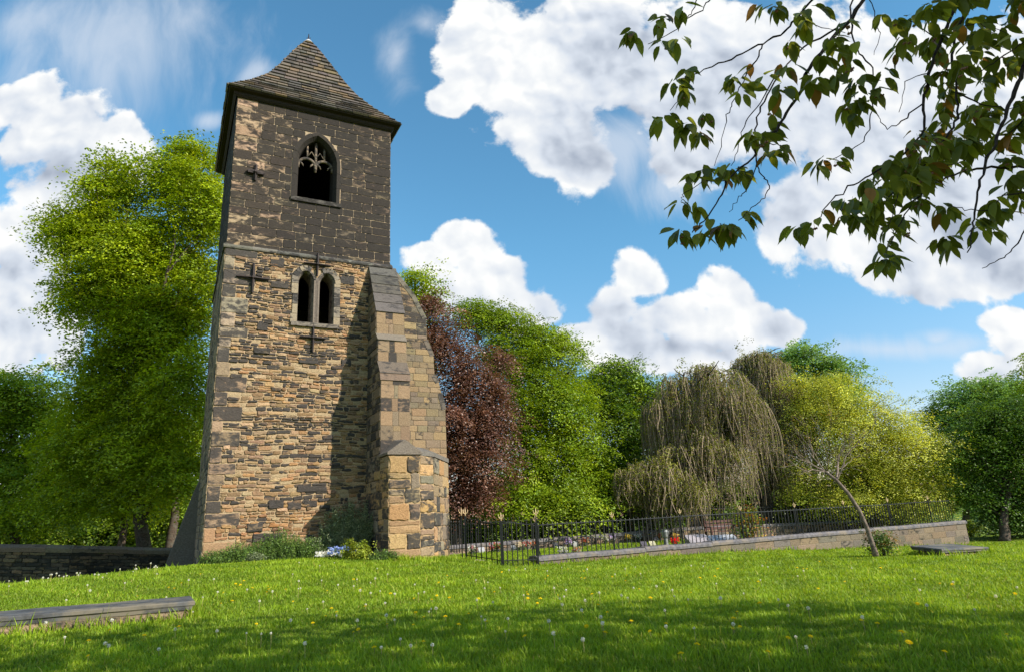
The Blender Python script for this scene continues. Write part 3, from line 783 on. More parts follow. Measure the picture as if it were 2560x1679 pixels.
    fface(.86,5.30,6.0); fface(1.05,4.45,5.12); fface(1.36,1.8,3.9)
    # weathering slabs
    def slope(p0,z0,p1,z1,n,u0=UA-.02,u1=UB+.02,lip=.035,col=(.115,.105,.095,.42)):
        """slabs on a slope from (p0,z0) upper to (p1,z1) lower"""
        for i in range(n):
            a=i/n;b=(i+1)/n
            pa=p0+(p1-p0)*a;za=z0+(z1-z0)*a;pb=p0+(p1-p0)*b;zb=z0+(z1-z0)*b
            d=np.array([pb-pa,zb-za]); d/=np.linalg.norm(d); nr=np.array([-d[1],d[0]]); 
            if nr[1]<0: nr=-nr
            q=[(pa,za),(pb+d[0]*.03,zb+d[1]*.03),(pb+d[0]*.03+nr[0]*lip,zb+d[1]*.03+nr[1]*lip),(pa+nr[0]*.012,za+nr[1]*.012)]
            q0=q[1][0],q[1][1]-.03
            vs=[TC+TU*u_-TV*p_+TZ*z_ for u_ in(u0,u1) for p_,z_ in q]
            fs=[(0,1,2,3),(7,6,5,4),(0,4,5,1),(1,5,6,2),(2,6,7,3),(3,7,4,0)]
            mb.add(vs,fs,jit(col,.2))
    slope(-.02,7.74,.86,6.0,5); slope(.86,5.32,1.06,5.10,1,lip=.02,col=(.17,.14,.115,.35)); slope(1.05,4.46,1.32,4.08,1,lip=.02,col=(.17,.14,.115,.35)); slope(1.30,4.13,1.375,3.88,1,lip=.015,col=(.22,.165,.12,.3))
    Bt=mb.build('front_buttress',M_trim,T)
    # buttress to the right
    mb=MB(); Bv=.06
    fB=(TC+TV*Bv,TU,TZ,-TV); u0=TWD
    bprof=[(4.80,7.74),(4.98,7.62),(5.57,6.93),(5.95,6.20),(5.97,5.52),(6.18,5.02),(6.20,4.43),(6.34,4.20),(6.42,3.85),(6.54,3.35),(6.56,2.0),(6.56,-1.5)]
    bcol=lambda u,z: jit(random.choice([(.25,.188,.115),(.28,.205,.12),(.225,.172,.115),(.30,.215,.125),(.205,.163,.115)]),.15,random.uniform(.0,.45) if z<5.2 else random.uniform(.35,.75))
    for (a,b) in zip(bprof[:-1],bprof[1:]):
        block(mb,fB,[(u0,b[1]),(b[0],b[1]),(a[0],a[1]),(u0,a[1])],bcol,.12,.25,.22,.5,.012,.005,.002,(.16,.13,.09,.2))
    # edge kerbs and outer faces
    for (a,b) in zip(bprof[:-1],bprof[1:]):
        pa=TC+TU*a[0]+TZ*a[1]; pb=TC+TU*b[0]+TZ*b[1]
        sloped=(b[0]-a[0])>.12
        t=.03 if sloped else 0.004
        d=pb-pa; L_=np.linalg.norm(d); d/=L_; nr=np.cross(TV,d); 
        if nr@TU<0: nr=-nr
        vs=[pa+TV*(Bv-.02 if sloped else Bv),pb+TV*(Bv-.02 if sloped else Bv),pb+TV*.80,pa+TV*.80]
        vs2=[v+nr*t for v in vs]; vs1=[v-nr*.12 for v in vs]
        n_=max(1,int(L_/.45))
        for i in range(n_):
            f0=i/n_;f1=(i+1)/n_-.004/L_
            W=lambda A_,B_,f:A_+(B_-A_)*f
            q=[W(vs1[0],vs1[1],f0),W(vs1[0],vs1[1],f1),W(vs1[3],vs1[2],f1),W(vs1[3],vs1[2],f0),W(vs2[0],vs2[1],f0),W(vs2[0],vs2[1],f1),W(vs2[3],vs2[2],f1),W(vs2[3],vs2[2],f0)]
            mb.add(q,[(0,3,2,1),(4,5,6,7),(0,1,5,4),(1,2,6,5),(2,3,7,6),(3,0,4,7)],jit((.17,.15,.12,.45) if sloped else (.26,.21,.14,.35),.2))
    # back face
    O=TC+TV*.80
    mb.add([O+TU*a[0]+TZ*a[1] for a in bprof]+[O+TU*TWD+TZ*-1.5,O+TU*TWD+TZ*7.74],[tuple(range(len(bprof)+2))],(.2,.16,.11,.4))
    mb.build('side_buttress',M_trim,T)
    # broad lower footing that wraps both buttresses
    mb=MB()
    plan=[(4.10,-0.0),(4.10,-2.15),(4.93,-2.15),(5.45,-1.75),(6.57,.02)]
    ztop=[1.74,1.74,1.74,1.72,1.72]
    pc=lambda u,z: jit(random.choice([(.42,.27,.13),(.36,.24,.13),(.30,.22,.14),(.45,.29,.13),(.24,.20,.15)]),.15,random.choice([random.uniform(.1,.35),random.uniform(.35,.55),random.uniform(.5,.75)]))
    for i in range(len(plan)-1):
        a,b=plan[i],plan[i+1]
        pa=TC+TU*a[0]+TV*a[1]; pb=TC+TU*b[0]+TV*b[1]; d=pb-pa; L_=np.linalg.norm(d); d/=L_; nn=np.cross(d,TZ)
        if i==0: fr=(pb,-d,TZ,-TU); fr=(pb,-d,TZ,-TU)
        else: fr=(pa,d,TZ,nn)
        zb=-1.6
        O,U,V,Nn=fr; mb.add([O+V*zb,O+U*L_+V*zb,O+U*L_+V*1.72,O+V*1.72],[(0,1,2,3)],(.42,.30,.17,.0))
        random.seed(31+i)
        z=-1.5
        while z<1.60:
            h=random.uniform(.24,.44); 
            if z+h>1.5: h=1.71-z
            if L_<.7: rr=[(0,L_)]
            else: rr=row(0,L_,.32,.75)
            for p,q in rr:
                if random.random()<.25 and h>.26:
                    zz=z+h*random.uniform(.4,.6)
                    stone(mb,[(p,z),(q,z),(q,zz),(p,zz)],fr,.025,.02,pc(0,z),.008,.011); stone(mb,[(p,zz),(q,zz),(q,z+h),(p,z+h)],fr,.025,.02,pc(0,z),.008,.011)
                else: stone(mb,[(p,z),(q,z),(q,z+h),(p,z+h)],fr,.03,.02,pc(0,z),.013,.011)
            z+=h
    # coping ledge
    def Q(u,v,z): return TC+TU*u+TV*v+TZ*z
    top=[(4.90,-2.17),(5.47,-1.79),(6.6,.0),(6.6,.3),(4.90,.3)]
    n=len(top)
    mb.add([Q(u,v,1.72) for u,v in top]+[Q(u,v,1.84) for u,v in top]+[Q(u-.25,v+.35,2.0) for u,v in top],[tuple(range(n,2*n))]+[(i,(i+1)%n,n+(i+1)%n,n+i) for i in range(n)]+[(n+i,n+(i+1)%n,2*n+(i+1)%n,2*n+i) for i in range(n)]+[tuple(range(2*n,3*n))],(.17,.155,.14,.3))
    # gabled cap over the front footing
    um=(UA+UB)/2; g=[(UA-.05,1.74),(UB+.05,1.74),(UB+.05,1.80),(um+.06,2.09),(um,2.12),(um-.06,2.09),(UA-.05,1.80)]
    k=len(g); vs=[Q(u,-2.20,z) for u,z in g]+[Q(u,-1.30,z+.10*(z>1.9)) for u,z in g]
    mb.add(vs,[tuple(range(k))]+[(i,k+i,k+(i+1)%k,(i+1)%k) for i in range(k)]+[tuple(range(k,2*k))[::-1]],(.19,.16,.135,.25))
    mb.build('buttress_footing',M_stone,T)
    random.seed(99)
    # raking buttress at the far left corner
    mb=MB(); v0,v1=4.25,5.04
    pr=[(.02,1.75),(-.16,1.25),(-.42,.35),(-.80,-1.0),(-.95,-2.3),(.02,-2.3)]
    vs=[Q(u,v0,z) for u,z in pr]+[Q(u,v1,z) for u,z in pr]; k=len(pr)
    mb.add(vs,[tuple(range(k)),tuple(range(k,2*k))[::-1]]+[(i,k+i,k+(i+1)%k,(i+1)%k) for i in range(k)],(.17,.155,.13,.25))
    mb.build('raking_buttress',M_stone,T)
build_tower()
# ------------------------------------------------------------------ leaves and trees
def rotframe(nrm,rs):
    """for each unit normal build two tangents turned by a random angle"""
    n=nrm/ (np.linalg.norm(nrm,axis=1,keepdims=True)+1e-9)
    a=np.cross(n,np.where(np.abs(n[:,2:3])<.9,[[0,0,1.]],[[1.,0,0]])); a/=np.linalg.norm(a,axis=1,keepdims=True)+1e-9
    b=np.cross(n,a); th=rs.uniform(0,2*np.pi,(len(n),1))
    return a*np.cos(th)+b*np.sin(th), -a*np.sin(th)+b*np.cos(th), n
def leaf_quads(P,nrm,size,rs,asp=.6,fold=.12):
    t,s,n=rotframe(nrm,rs); L=np.asarray(size).reshape(-1,1)*rs.uniform(.7,1.3,(len(P),1))
    a=P-t*L*.5; b=P+s*L*asp*.5+n*L*fold; c=P+t*L*.5; d=P-s*L*asp*.5+n*L*fold
    V=np.stack([a,b,c,d],1).reshape(-1,3); F=np.arange(len(P)*4).reshape(-1,4); return V,F
def lobes_world(lobes,dr=.8):
    out=[]
    for l in lobes:
        px,py,D,rx,ry=l[:5]; c=pt(px,py,D); k=D/FPX*1.02
        rr=(rx*k,max(rx,ry)*k*dr*(l[5] if len(l)>5 else 1),ry*k); out.append((c,np.array(rr)))
    return out
def crown_leaves(LW,rs,dens,spray,leaf,cols,flat=.10,droop=.30,inner=.35,updir=.74,asp=.62,elong=1.75,sprig=.10,gap=None):
    Vs=[];Fs=[];Cs=[];cent=[];nb=0
    cols=np.array(cols)
    for c,r in LW:
        area=4*np.pi*((r[0]*r[2])**1.6/3+(r[0]*r[1])**1.6/3+(r[1]*r[2])**1.6/3)**(1/1.6)
        ns=max(6,int(area*dens))
        d=rs.normal(size=(ns,3)); d/=np.linalg.norm(d,axis=1,keepdims=True)
        q=inner+(1-inner)*rs.uniform(0,1,ns)**.45
        bd=rs.normal(size=(13,3)); bd/=np.linalg.norm(bd,axis=1,keepdims=True); bump=np.exp(-(1-(d@bd.T))*14).max(1); q=q*(.68+.46*bump)
        ex=(rs.uniform(0,1,ns)<.16); sh=rs.integers(0,40,ns); sd=rs.normal(size=(40,3)); sd[:,2]=np.abs(sd[:,2])*.8; sd/=np.linalg.norm(sd,axis=1,keepdims=True); shl=rs.uniform(1.08,1.42,40)
        d=np.where(ex[:,None],sd[sh]+rs.normal(0,.035,(ns,3)),d); q=np.where(ex,rs.uniform(.75,1,ns)*shl[sh],q)
        q=q*rs.uniform(.86,1.08,ns)
        ctr=c+d*r*q[:,None]
        if gap is not None:
            keep=gap(ctr); ctr=ctr[keep]; d=d[keep]; q=q[keep]; ns=len(ctr)
        out=d*np.array([1,1,.5])
        nr=np.array([0,0,1.])*updir+out*(1-updir)*1.4+rs.normal(0,.24,(ns,3)); 
        k=np.maximum(4,rs.poisson(spray[1],ns)); idx=np.repeat(np.arange(ns),k); m=len(idx)
        t,s,n=rotframe(nr,rs)
        # long axis of the spray points outwards
        o=out-n*(np.sum(out*n,1,keepdims=True)); o/=np.linalg.norm(o,axis=1,keepdims=True)+1e-6; w=np.cross(n,o)
        R=spray[0]*rs.uniform(.6,1.35,ns)*np.where(ex,.55,1); k=np.where(ex,(k*.45).astype(int)+2,k); idx=np.repeat(np.arange(ns),k); m=len(idx)
        rad=np.sqrt(rs.uniform(0,1,m))*R[idx]; th=rs.uniform(0,2*np.pi,m)
        x=rad*np.cos(th)*elong; y=rad*np.sin(th)
        z=rs.normal(0,1,m)*R[idx]*flat
        P=ctr[idx]+o[idx]*x[:,None]+w[idx]*y[:,None]+n[idx]*z[:,None]
        P[:,2]-=droop*(rad**2)/(R[idx]+1e-6)*rs.uniform(.5,1.2,m)
        ln=n[idx]*.9+rs.normal(0,.24,(m,3))
        V,F=leaf_quads(P,ln,np.full(m,leaf),rs,asp)
        base=cols[rs.integers(0,len(cols),ns)]*(rs.uniform(.60,1.40,(ns,1)))
        cl=base[idx]*rs.uniform(.87,1.13,(m,1))
        Vs.append(V);Fs.append(F+nb);nb+=len(V);Cs.append(np.repeat(cl,4,0)); cent.append((c,r,ctr))
    return np.concatenate(Vs),np.concatenate(Fs),np.concatenate(Cs),cent
def limb(a,b,rs,n=6,wob=.06,sag=0.):
    a=np.array(a,float);b=np.array(b,float);L=np.linalg.norm(b-a);P=[]
    off=np.zeros(3)
    for i in range(n+1):
        t=i/n; off=off*.6+rs.normal(0,wob*L*.5,3)*(0 if i in(0,n) else 1)
        p=a+(b-a)*t+off*math.sin(math.pi*t); p[2]+=sag*L*math.sin(math.pi*t); P.append(p)
    return P
def tree(label,cat,base,lobes,cols,seed,dens=1.3,spray=(.55,60),leaf=.11,trunk=.35,fork=.35,m_leaf=None,m_bark=None,group=None,name='tree',stems=1,**kw):
    rs=np.random.default_rng(seed); LW=lobes_world(lobes)
    b=np.array(base,float); b[2]=gz1(b[0],b[1])-.1
    T=thing(name,label,cat,tuple(b),group)
    V,F,C,cent=crown_leaves(LW,rs,dens*3.3,(spray[0]*1.1,spray[1]*1.25),leaf*1.0,cols,**kw)
    mesh_np('crown',V,F,m_leaf or M_leaf,T,C)
    topc=np.mean([c for c,r in LW],0); zmin=min(c[2]-r[2] for c,r in LW)
    fk=np.array([b[0]*(1-.4)+topc[0]*.4,b[1]*(1-.4)+topc[1]*.4,b[2]+(topc[2]-b[2])*fork])
    mb=MB()
    for s_ in range(stems):
        o=rs.normal(0,.25 if s_ else 0,3)*[1,1,0]
        P=limb(b+o,fk+o*2,rs,6,.04); r=list(np.linspace(trunk/(1+.35*s_),trunk*.62/(1+.35*s_),7)); r[0]*=1.35
        mb.tube(P,r,9)
        P=limb(fk+o*2,topc+[0,0,(topc[2]-fk[2])*.2],rs,6,.07); mb.tube(P,np.linspace(trunk*.6,trunk*.15,7),7)
    tk=mb.build('trunk',m_bark or M_bark,T,True)
    mb=MB()
    for c,r,ctr in cent:
        h0=fk+(topc-fk)*rs.uniform(-.2,.7); 
        if c[2]<h0[2]: h0=b+(fk-b)*rs.uniform(.6,1.0)
        P=limb(h0,c,rs,6,.08,.05); mb.tube(P,np.linspace(trunk*.22,trunk*.08,7),6,cap=False)
        sel=rs.choice(len(ctr),min(len(ctr),16),replace=False)
        for k in sel:
            P2=limb(P[int(rs.integers(3,7))],ctr[k],rs,4,.08,.03); mb.tube(P2,np.linspace(trunk*.07,.007,5),4,cap=False)
    mb.build('limbs',m_bark or M_bark,T,True)
    return T
G_lime=[(.118,.175,.008),(.145,.205,.010),(.095,.15,.008),(.175,.23,.012)]
G_beech=[(.085,.14,.010),(.105,.165,.011),(.065,.115,.009),(.135,.19,.013)]
G_dark=[(.040,.085,.014),(.052,.10,.016),(.032,.07,.012)]
G_blue=[(.085,.16,.065),(.11,.19,.075),(.065,.13,.05)]
G_yel=[(.23,.265,.06),(.29,.32,.085),(.185,.22,.045),(.12,.16,.03)]
G_cop=[(.16,.072,.048),(.20,.092,.06),(.12,.054,.04),(.27,.145,.095)]
G_olive=[(.10,.12,.025),(.13,.14,.035),(.08,.10,.02)]
tree('tall bright yellow-green spreading tree rising behind the left side of the tower','tree',on(383,1360,28),
 [(300,470,27,85,70),(430,455,27,110,85),(520,520,27,90,140),(190,600,27,92,70),(330,640,27,150,110),(480,720,27,110,140),(215,740,27,85,85),(370,850,27,150,110),(260,930,27,105,95),(460,980,26,90,130),(330,1100,27,150,100),(200,1120,28,110,90),(430,1180,26,110,90),(290,1235,28,140,50),(150,1250,29,90,35),(268,405,27,30,32),(470,385,27,80,30),(150,560,27,45,25),(230,470,27,40,35),(240,1020,28,105,75),(350,980,27,100,80),(380,600,27,90,90),(290,720,27,140,110),(250,560,27,100,75),(400,800,27,110,90)],
 G_lime,1,dens=1.55,spray=(.62,62),leaf=.125,trunk=.34)
tree('dark green tree at the far left edge behind the low stone wall','tree',on(90,1345,34),
 [(60,1000,34,120,90),(-40,1100,34,120,120),(130,1100,34,90,100),(20,1200,34,130,90),(60,1290,34,150,28),(-190,1120,35,130,150),(-170,1270,35,140,60),(150,1210,33,100,70),(-60,980,34,90,80)],G_beech,2,dens=1.1,spray=(.75,60),leaf=.15,trunk=.28)
for px,D,s in((310,30,61),(432,31,62),(225,36,63)):
    rs=np.random.default_rng(s)
tree('slim dark trunked tree standing between the wall and the big yellow-green tree','tree',on(310,1362,30),[(300,1130,31,120,70),(330,1060,31,90,70),(240,1180,31,80,60),(330,1250,33,110,32)],G_beech,61,dens=.9,spray=(.7,50),leaf=.14,trunk=.19,fork=.8)
tree('dark trunked tree close behind the left side of the tower base','tree',on(430,1362,30),[(440,1150,31,90,70),(500,1080,31,100,100),(400,1080,31,100,80),(450,1240,32,90,35)],G_beech,62,dens=.9,spray=(.7,50),leaf=.14,trunk=.24,fork=.8)
tree('yellow-green tree whose top shows just right of the tower above the copper beech','tree',on(1080,1390,33),
 [(1040,705,33,60,40),(1000,760,33,90,60),(1060,770,33,45,40),(1000,900,33,100,110),(1090,735,33,25,20)],G_lime,3,dens=1.1,spray=(.6,50),leaf=.13)
tree('copper beech with dark purple leaves beside the tower buttress','tree',on(1140,1385,28),
 [(1070,765,27,42,40),(1105,850,27,78,80),(1165,950,27,88,85),(1215,1060,27,92,85),(1190,1165,27,92,90),(1120,1080,27,90,120),(1160,1235,27,75,55),(1258,905,28,28,34),(1235,980,27,40,50)],G_cop,4,dens=2.3,spray=(.50,60),leaf=.095,m_leaf=M_copper,droop=.55,updir=.74,trunk=.25)
tree('tall fresh green beech with layered boughs right of the copper beech','tree',on(1400,1350,33),
 [(1190,790,33,75,45),(1250,815,33,80,60),(1330,850,33,80,55),(1400,860,32.5,55,38),(1340,940,32,110,90),(1300,1050,31,100,110),(1410,1020,31,85,110),(1330,1170,30,105,95),(1440,1140,31,90,110),(1290,1265,29,110,55),(1415,1262,29,110,55),(1250,900,33,80,70),(1440,890,33,35,30)],G_beech,5,dens=1.5,spray=(.62,60),leaf=.115,trunk=.36)
tree('rounded mid-green tree filling the gap between the tall beech and the brown weeping tree','tree',on(1570,1345,38),
 [(1535,940,37,90,42),(1590,985,37,90,60),(1500,1000,36,80,80),(1560,1080,36,110,100),(1640,1060,37,90,90),(1520,1190,35,110,100),(1620,1220,36,110,90)],G_dark+G_beech[:2],6,dens=1.15,spray=(.7,55),leaf=.14,trunk=.32)
tree('pale green tree top far behind between the weeping tree and the yellow tree','tree',on(2020,1320,46),
 [(2010,890,45,75,30),(1965,925,45,70,40),(2080,920,45,60,30),(2040,1000,45,120,70),(2090,960,45,60,40)],G_blue,7,dens=.8,spray=(.8,55),leaf=.17,trunk=.3)
tree('wide spreading tree with small yellow-green leaves behind the right end of the railing','tree',on(2180,1330,34),
 [(2075,975,33,110,42),(2010,1040,33,75,80),(2130,1030,33,115,62),(2225,1070,33,95,70),(2290,1140,33,85,70),(2190,1170,33,120,75),(2340,1200,33,62,45),(2080,1130,33,90,80),(2120,1250,32.5,110,45),(2290,1255,32.5,110,50),(2230,1130,33,150,110),(2120,1080,33,140,110),(1990,960,33,40,35),(2010,1200,33,60,60)],G_yel,8,dens=1.5,spray=(.40,36),leaf=.085,trunk=.2,stems=3,inner=.3,fork=.25,flat=.3,sprig=.25)
tree('dark green tree with several trunks at the right edge behind the flat tomb','tree',on(2516,1373,31),
 [(2480,1060,32,80,60),(2560,1060,32,110,110),(2450,1150,32,75,80),(2560,1180,32,110,90),(2440,1240,32,60,50),(2520,1260,32,60,35),(2620,1240,32,90,60),(2500,1140,33,120,110),(2560,1290,33,120,40)],G_dark,9,dens=1.15,spray=(.6,55),leaf=.115,trunk=.22,stems=3,fork=.5)
tree('blue-green rounded tree far off at the right beyond the yellow tree','tree',on(2400,1345,46),
 [(2400,1000,46,75,50),(2340,1040,46,40,40),(2470,990,46,80,45),(2420,1090,46,110,80),(2540,1010,46,80,70),(2370,1180,46,60,90),(2450,1220,46,90,80)],G_blue,10,dens=.85,spray=(.8,55),leaf=.17,trunk=.3)
tree('bright green tree top cut off by the right edge of the picture','tree',on(2640,1373,34),
 [(2590,905,34,42,45),(2620,980,34,70,60),(2600,940,34,50,40)],G_lime,11,dens=1.3,spray=(.5,50),leaf=.11,trunk=.2)
# ---- weeping trees: hanging brown twigs
def weeping(label,base,domes,seed,nst,mleaf=.085,trunk=.22,leafk=17):
    rs=np.random.default_rng(seed); b=np.array(base,float); b[2]=gz1(b[0],b[1])-.1
    T=thing('weeping_tree',label,'tree',tuple(b)); segs=12
    Vt=[];Ct=[];LP=[];LN=[]
    mb=MB()
    for (px,py,D,rx,hang) in domes:
        top=pt(px,py,D); k=D/FPX; R=rx*k; H=hang*k
        P=limb(b if abs(top[0]-b[0])<3 else b+[0,0,.1],top-[0,0,.5],rs,9,.10); mb.tube(P,np.linspace(trunk,trunk*.35,10),7)
        for i in range(14):
            a=rs.uniform(0,2*np.pi); q=top+np.array([math.cos(a)*R*.7,math.sin(a)*R*.7,-R*.15*rs.uniform(0,2)])
            mb.tube(limb(P[int(rs.integers(5,9))],q,rs,6,.1,.15),np.linspace(trunk*.3,.015,7),5)
        K=14; n=int(nst*(rx/150)**1.6); ka=rs.uniform(0,2*np.pi,K); kr=np.sqrt(rs.uniform(0,1,K))*.85; kr[0]=0
        kc=top+np.stack([np.cos(ka)*kr*R,np.sin(ka)*kr*R*.8,-(kr**1.6)*R*rs.uniform(.35,.95,K)],1); kR=R*rs.uniform(.22,.42,K); kH=rs.uniform(.35,1.0,K)
        for c_ in kc[1:]: mb.tube(limb(P[int(rs.integers(4,9))],c_,rs,6,.12,.12),np.linspace(trunk*.28,.02,7),5)
        g_=rs.integers(0,K,n); a=rs.uniform(0,2*np.pi,n); q=np.sqrt(rs.uniform(0,1,n)); st=kc[g_]+np.stack([np.cos(a)*q*kR[g_],np.sin(a)*q*kR[g_],-(q**2)*kR[g_]*.55+rs.uniform(-.25,.12,n)],1)
        # strands: start with an outward arch then fall
        dr=np.stack([np.cos(a),np.sin(a),np.zeros(n)],1)*(.4+.6*rs.uniform(0,1,(n,1)))*.9
        ln=H*rs.uniform(.15,1.0,n)**.8*(.45+.55*q)*kH[g_]; ph=rs.uniform(0,6.3,(n,2)); pts=[]
        for s_ in range(segs+1):
            t=s_/segs; p=st+dr*(1-math.exp(-2.2*t))*kR[g_][:,None]*.8
            p=p+np.stack([np.sin(ph[:,0]+t*5)*.09,np.cos(ph[:,1]+t*4)*.09,(.25*math.sin(min(1,t*3)*math.pi)*.6)-ln*max(0,t-.06)],1)
            pts.append(p)
        pts=np.stack(pts,1) # n,segs+1,3
        # stop above the ground
        gzz=gz(pts[:,-1,0],pts[:,-1,1])+.3; pts[:,:,2]=np.maximum(pts[:,:,2],gzz[:,None])
        w=np.linspace(.013,.006,segs+1)[None,:,None]*rs.uniform(.7,1.5,(n,1,1))
        sd=np.stack([np.cos(ph[:,0]),np.sin(ph[:,0]),np.zeros(n)],1)[:,None,:]; sd2=np.stack([-np.sin(ph[:,0]),np.cos(ph[:,0]),np.zeros(n)],1)[:,None,:]
        tri=np.stack([pts+sd*w,pts-sd*w*.5+sd2*w*.87,pts-sd*w*.5-sd2*w*.87],2) # n,s,3,3
        Vt.append(tri.reshape(-1,3)); c=np.array([.25,.19,.13])*rs.uniform(.6,1.5,(n,1)); Ct.append(np.repeat(c,(segs+1)*3,0))
        m=leafk*n; i=rs.integers(0,n,m); j=rs.integers(1,segs+1,m); j=np.minimum(j,rs.integers(1,segs+1,m)); LP.append(pts[i,j]+rs.normal(0,.05,(m,3))); LN.append(rs.normal(0,1,(m,3)))
    mb.build('trunk',M_bark,T,True)
    LWw=[(pt(px,py+hang*.28,D),np.array([rx*.85,rx*.6,hang*.36])*D/FPX) for (px,py,D,rx,hang) in domes]
    V,F,C,ce=crown_leaves(LWw,rs,2.6,(.38,34),.085,G_olive,flat=.4,elong=1.0,droop=.6,updir=.2)
    mesh_np('inner_foliage',V,F,M_leaf,T,C)
    Vt=np.concatenate(Vt);Ct=np.concatenate(Ct); ns=len(Vt)//((segs+1)*3)
    base_=np.arange(ns)[:,None,None]*((segs+1)*3)+np.arange(segs)[None,:,None]*3+np.arange(3)[None,None,:]
    nxt=np.arange(ns)[:,None,None]*((segs+1)*3)+np.arange(segs)[None,:,None]*3+((np.arange(3)+1)%3)[None,None,:]
    F=np.stack([base_,nxt,nxt+3,base_+3],-1).reshape(-1,4)
    mesh_np('hanging_twigs',Vt,F,M_twigs,T,Ct)
    LP=np.concatenate(LP);LN=np.concatenate(LN); V,F=leaf_quads(LP,LN,np.full(len(LP),mleaf),rs,.5)
    cc=np.array(G_olive)[rs.integers(0,3,len(LP))]*rs.uniform(.7,1.3,(len(LP),1)); mesh_np('leaves',V,F,M_leaf,T,np.repeat(cc,4,0))
M_twigs=plain_mat('weeping_twigs',(.1,.08,.06),.85,0,.3,8,0,.2,attr=True)
weeping('large weeping tree with a dome of hanging brown twigs behind the railing',on(1740,1330,32),[(1750,915,31,135,330),(1680,980,31,90,300),(1830,1000,31,90,260),(1740,1060,30.5,110,230)],21,1500)
weeping('smaller weeping tree with thin brown twigs rising behind the large one',on(1905,1325,35),[(1895,880,35,85,330),(1930,960,35,85,300),(1960,1060,34,80,230)],22,1500)
weeping('low weeping bush of drooping brown twigs behind the railing',on(1615,1335,29),[(1625,1150,29,85,170),(1700,1190,29,70,140)],23,1500,trunk=.1)
# ---- background shrubs closing the view under the trees
def shrub(label,base,r,cols,seed,leaf=.1,dens=2.2,spray=(.35,40),name='shrub',m=None,lobes=3,group=None,stem=True,**kw):
    rs=np.random.default_rng(seed); b=np.array(base,float); b[2]=gz1(b[0],b[1])-.04
    T=thing(name,label,'shrub' if name!='flower_clump' else 'flowers',tuple(b),group)
    LW=[]
    for i in range(lobes):
        o=rs.uniform(-.4,.4,3)*r*[1,1,.3]; LW.append((b+np.array([0,0,r[2]*.95])+o*(i>0),np.array(r)*rs.uniform(.65,1) if i else np.array(r)))
    V,F,C,cent=crown_leaves(LW,rs,dens*2.3,spray,leaf*1.1,cols,**kw)
    g=gz1(b[0],b[1]); V[:,2]=np.maximum(V[:,2],g-.02)
    mesh_np('foliage',V,F,m or M_dleaf,T,C)
    if stem:
        mb=MB()
        for i in range(6): mb.tube(limb(b+rs.normal(0,.05,3)*[1,1,0],b+rs.uniform(-.6,.6,3)*r*[1,1,.2]+[0,0,r[2]*1.3],rs,4,.08),np.linspace(.03,.008,5)*(r[2]+.3),4)
        mb.build('stems',M_bark,T,True)
    return T
bl=[('broad leafy bush behind the gate under the copper beech',1180,33,G_beech),('round green bush under the tall beech',1300,36,G_dark),('dark bush in the shade of the tall beech',1420,37,G_dark),('bright bush left of the low weeping bush',1520,38,G_beech),
 ('green bush hidden behind the low weeping bush',1640,40,G_beech),('bushy thicket behind the red-tipped rose',1760,40,G_beech),('fresh green bush under the smaller weeping tree',1880,40,G_beech),('leafy thicket behind the leaning tree trunk',1990,40,G_beech),('yellowish bush below the wide yellow tree',2110,39,G_yel),
 ('yellow-green bush behind the far end of the railing',2240,38,G_yel),('green thicket beyond the end of the railed wall',2360,52,G_blue),('hazy green bush on the far meadow at the right',2500,60,G_blue)]
for i,(lb,px,D,g) in enumerate(bl):
    h=2.1 if px<2300 else 1.2
    shrub(lb,on(px,1345,D),(2.6,1.6,h+(.5 if i%2 else 0)),g,200+i,leaf=.15,dens=1.0,spray=(.6,45))
for i,(lb,px,D) in enumerate([('sunlit distant thicket seen under the far left tree',30,52),('light green thicket behind the slim dark trunk',200,50),('far green thicket behind the two dark trunks',350,50),('dim green thicket next to the raking buttress',470,48)]):
    shrub(lb,on(px,1350,D),(4.6,2,3.4),G_beech,240+i,leaf=.2,dens=.8,spray=(.8,45))
shrub('small low green bush on the grass beyond the end of the railed wall',on(2432,1352,36),(.9,.6,.45),G_lime,250,leaf=.1)
# red tipped rose behind the railing
shrub('tall rose bush with red and orange young leaves behind the railing',on(1875,1372,26),(.75,.5,1.0),[(.09,.15,.02),(.12,.18,.03),(.30,.13,.03),(.16,.19,.03)],251,leaf=.085,dens=2.6,spray=(.25,22),name='rose_bush',elong=1,flat=.4)
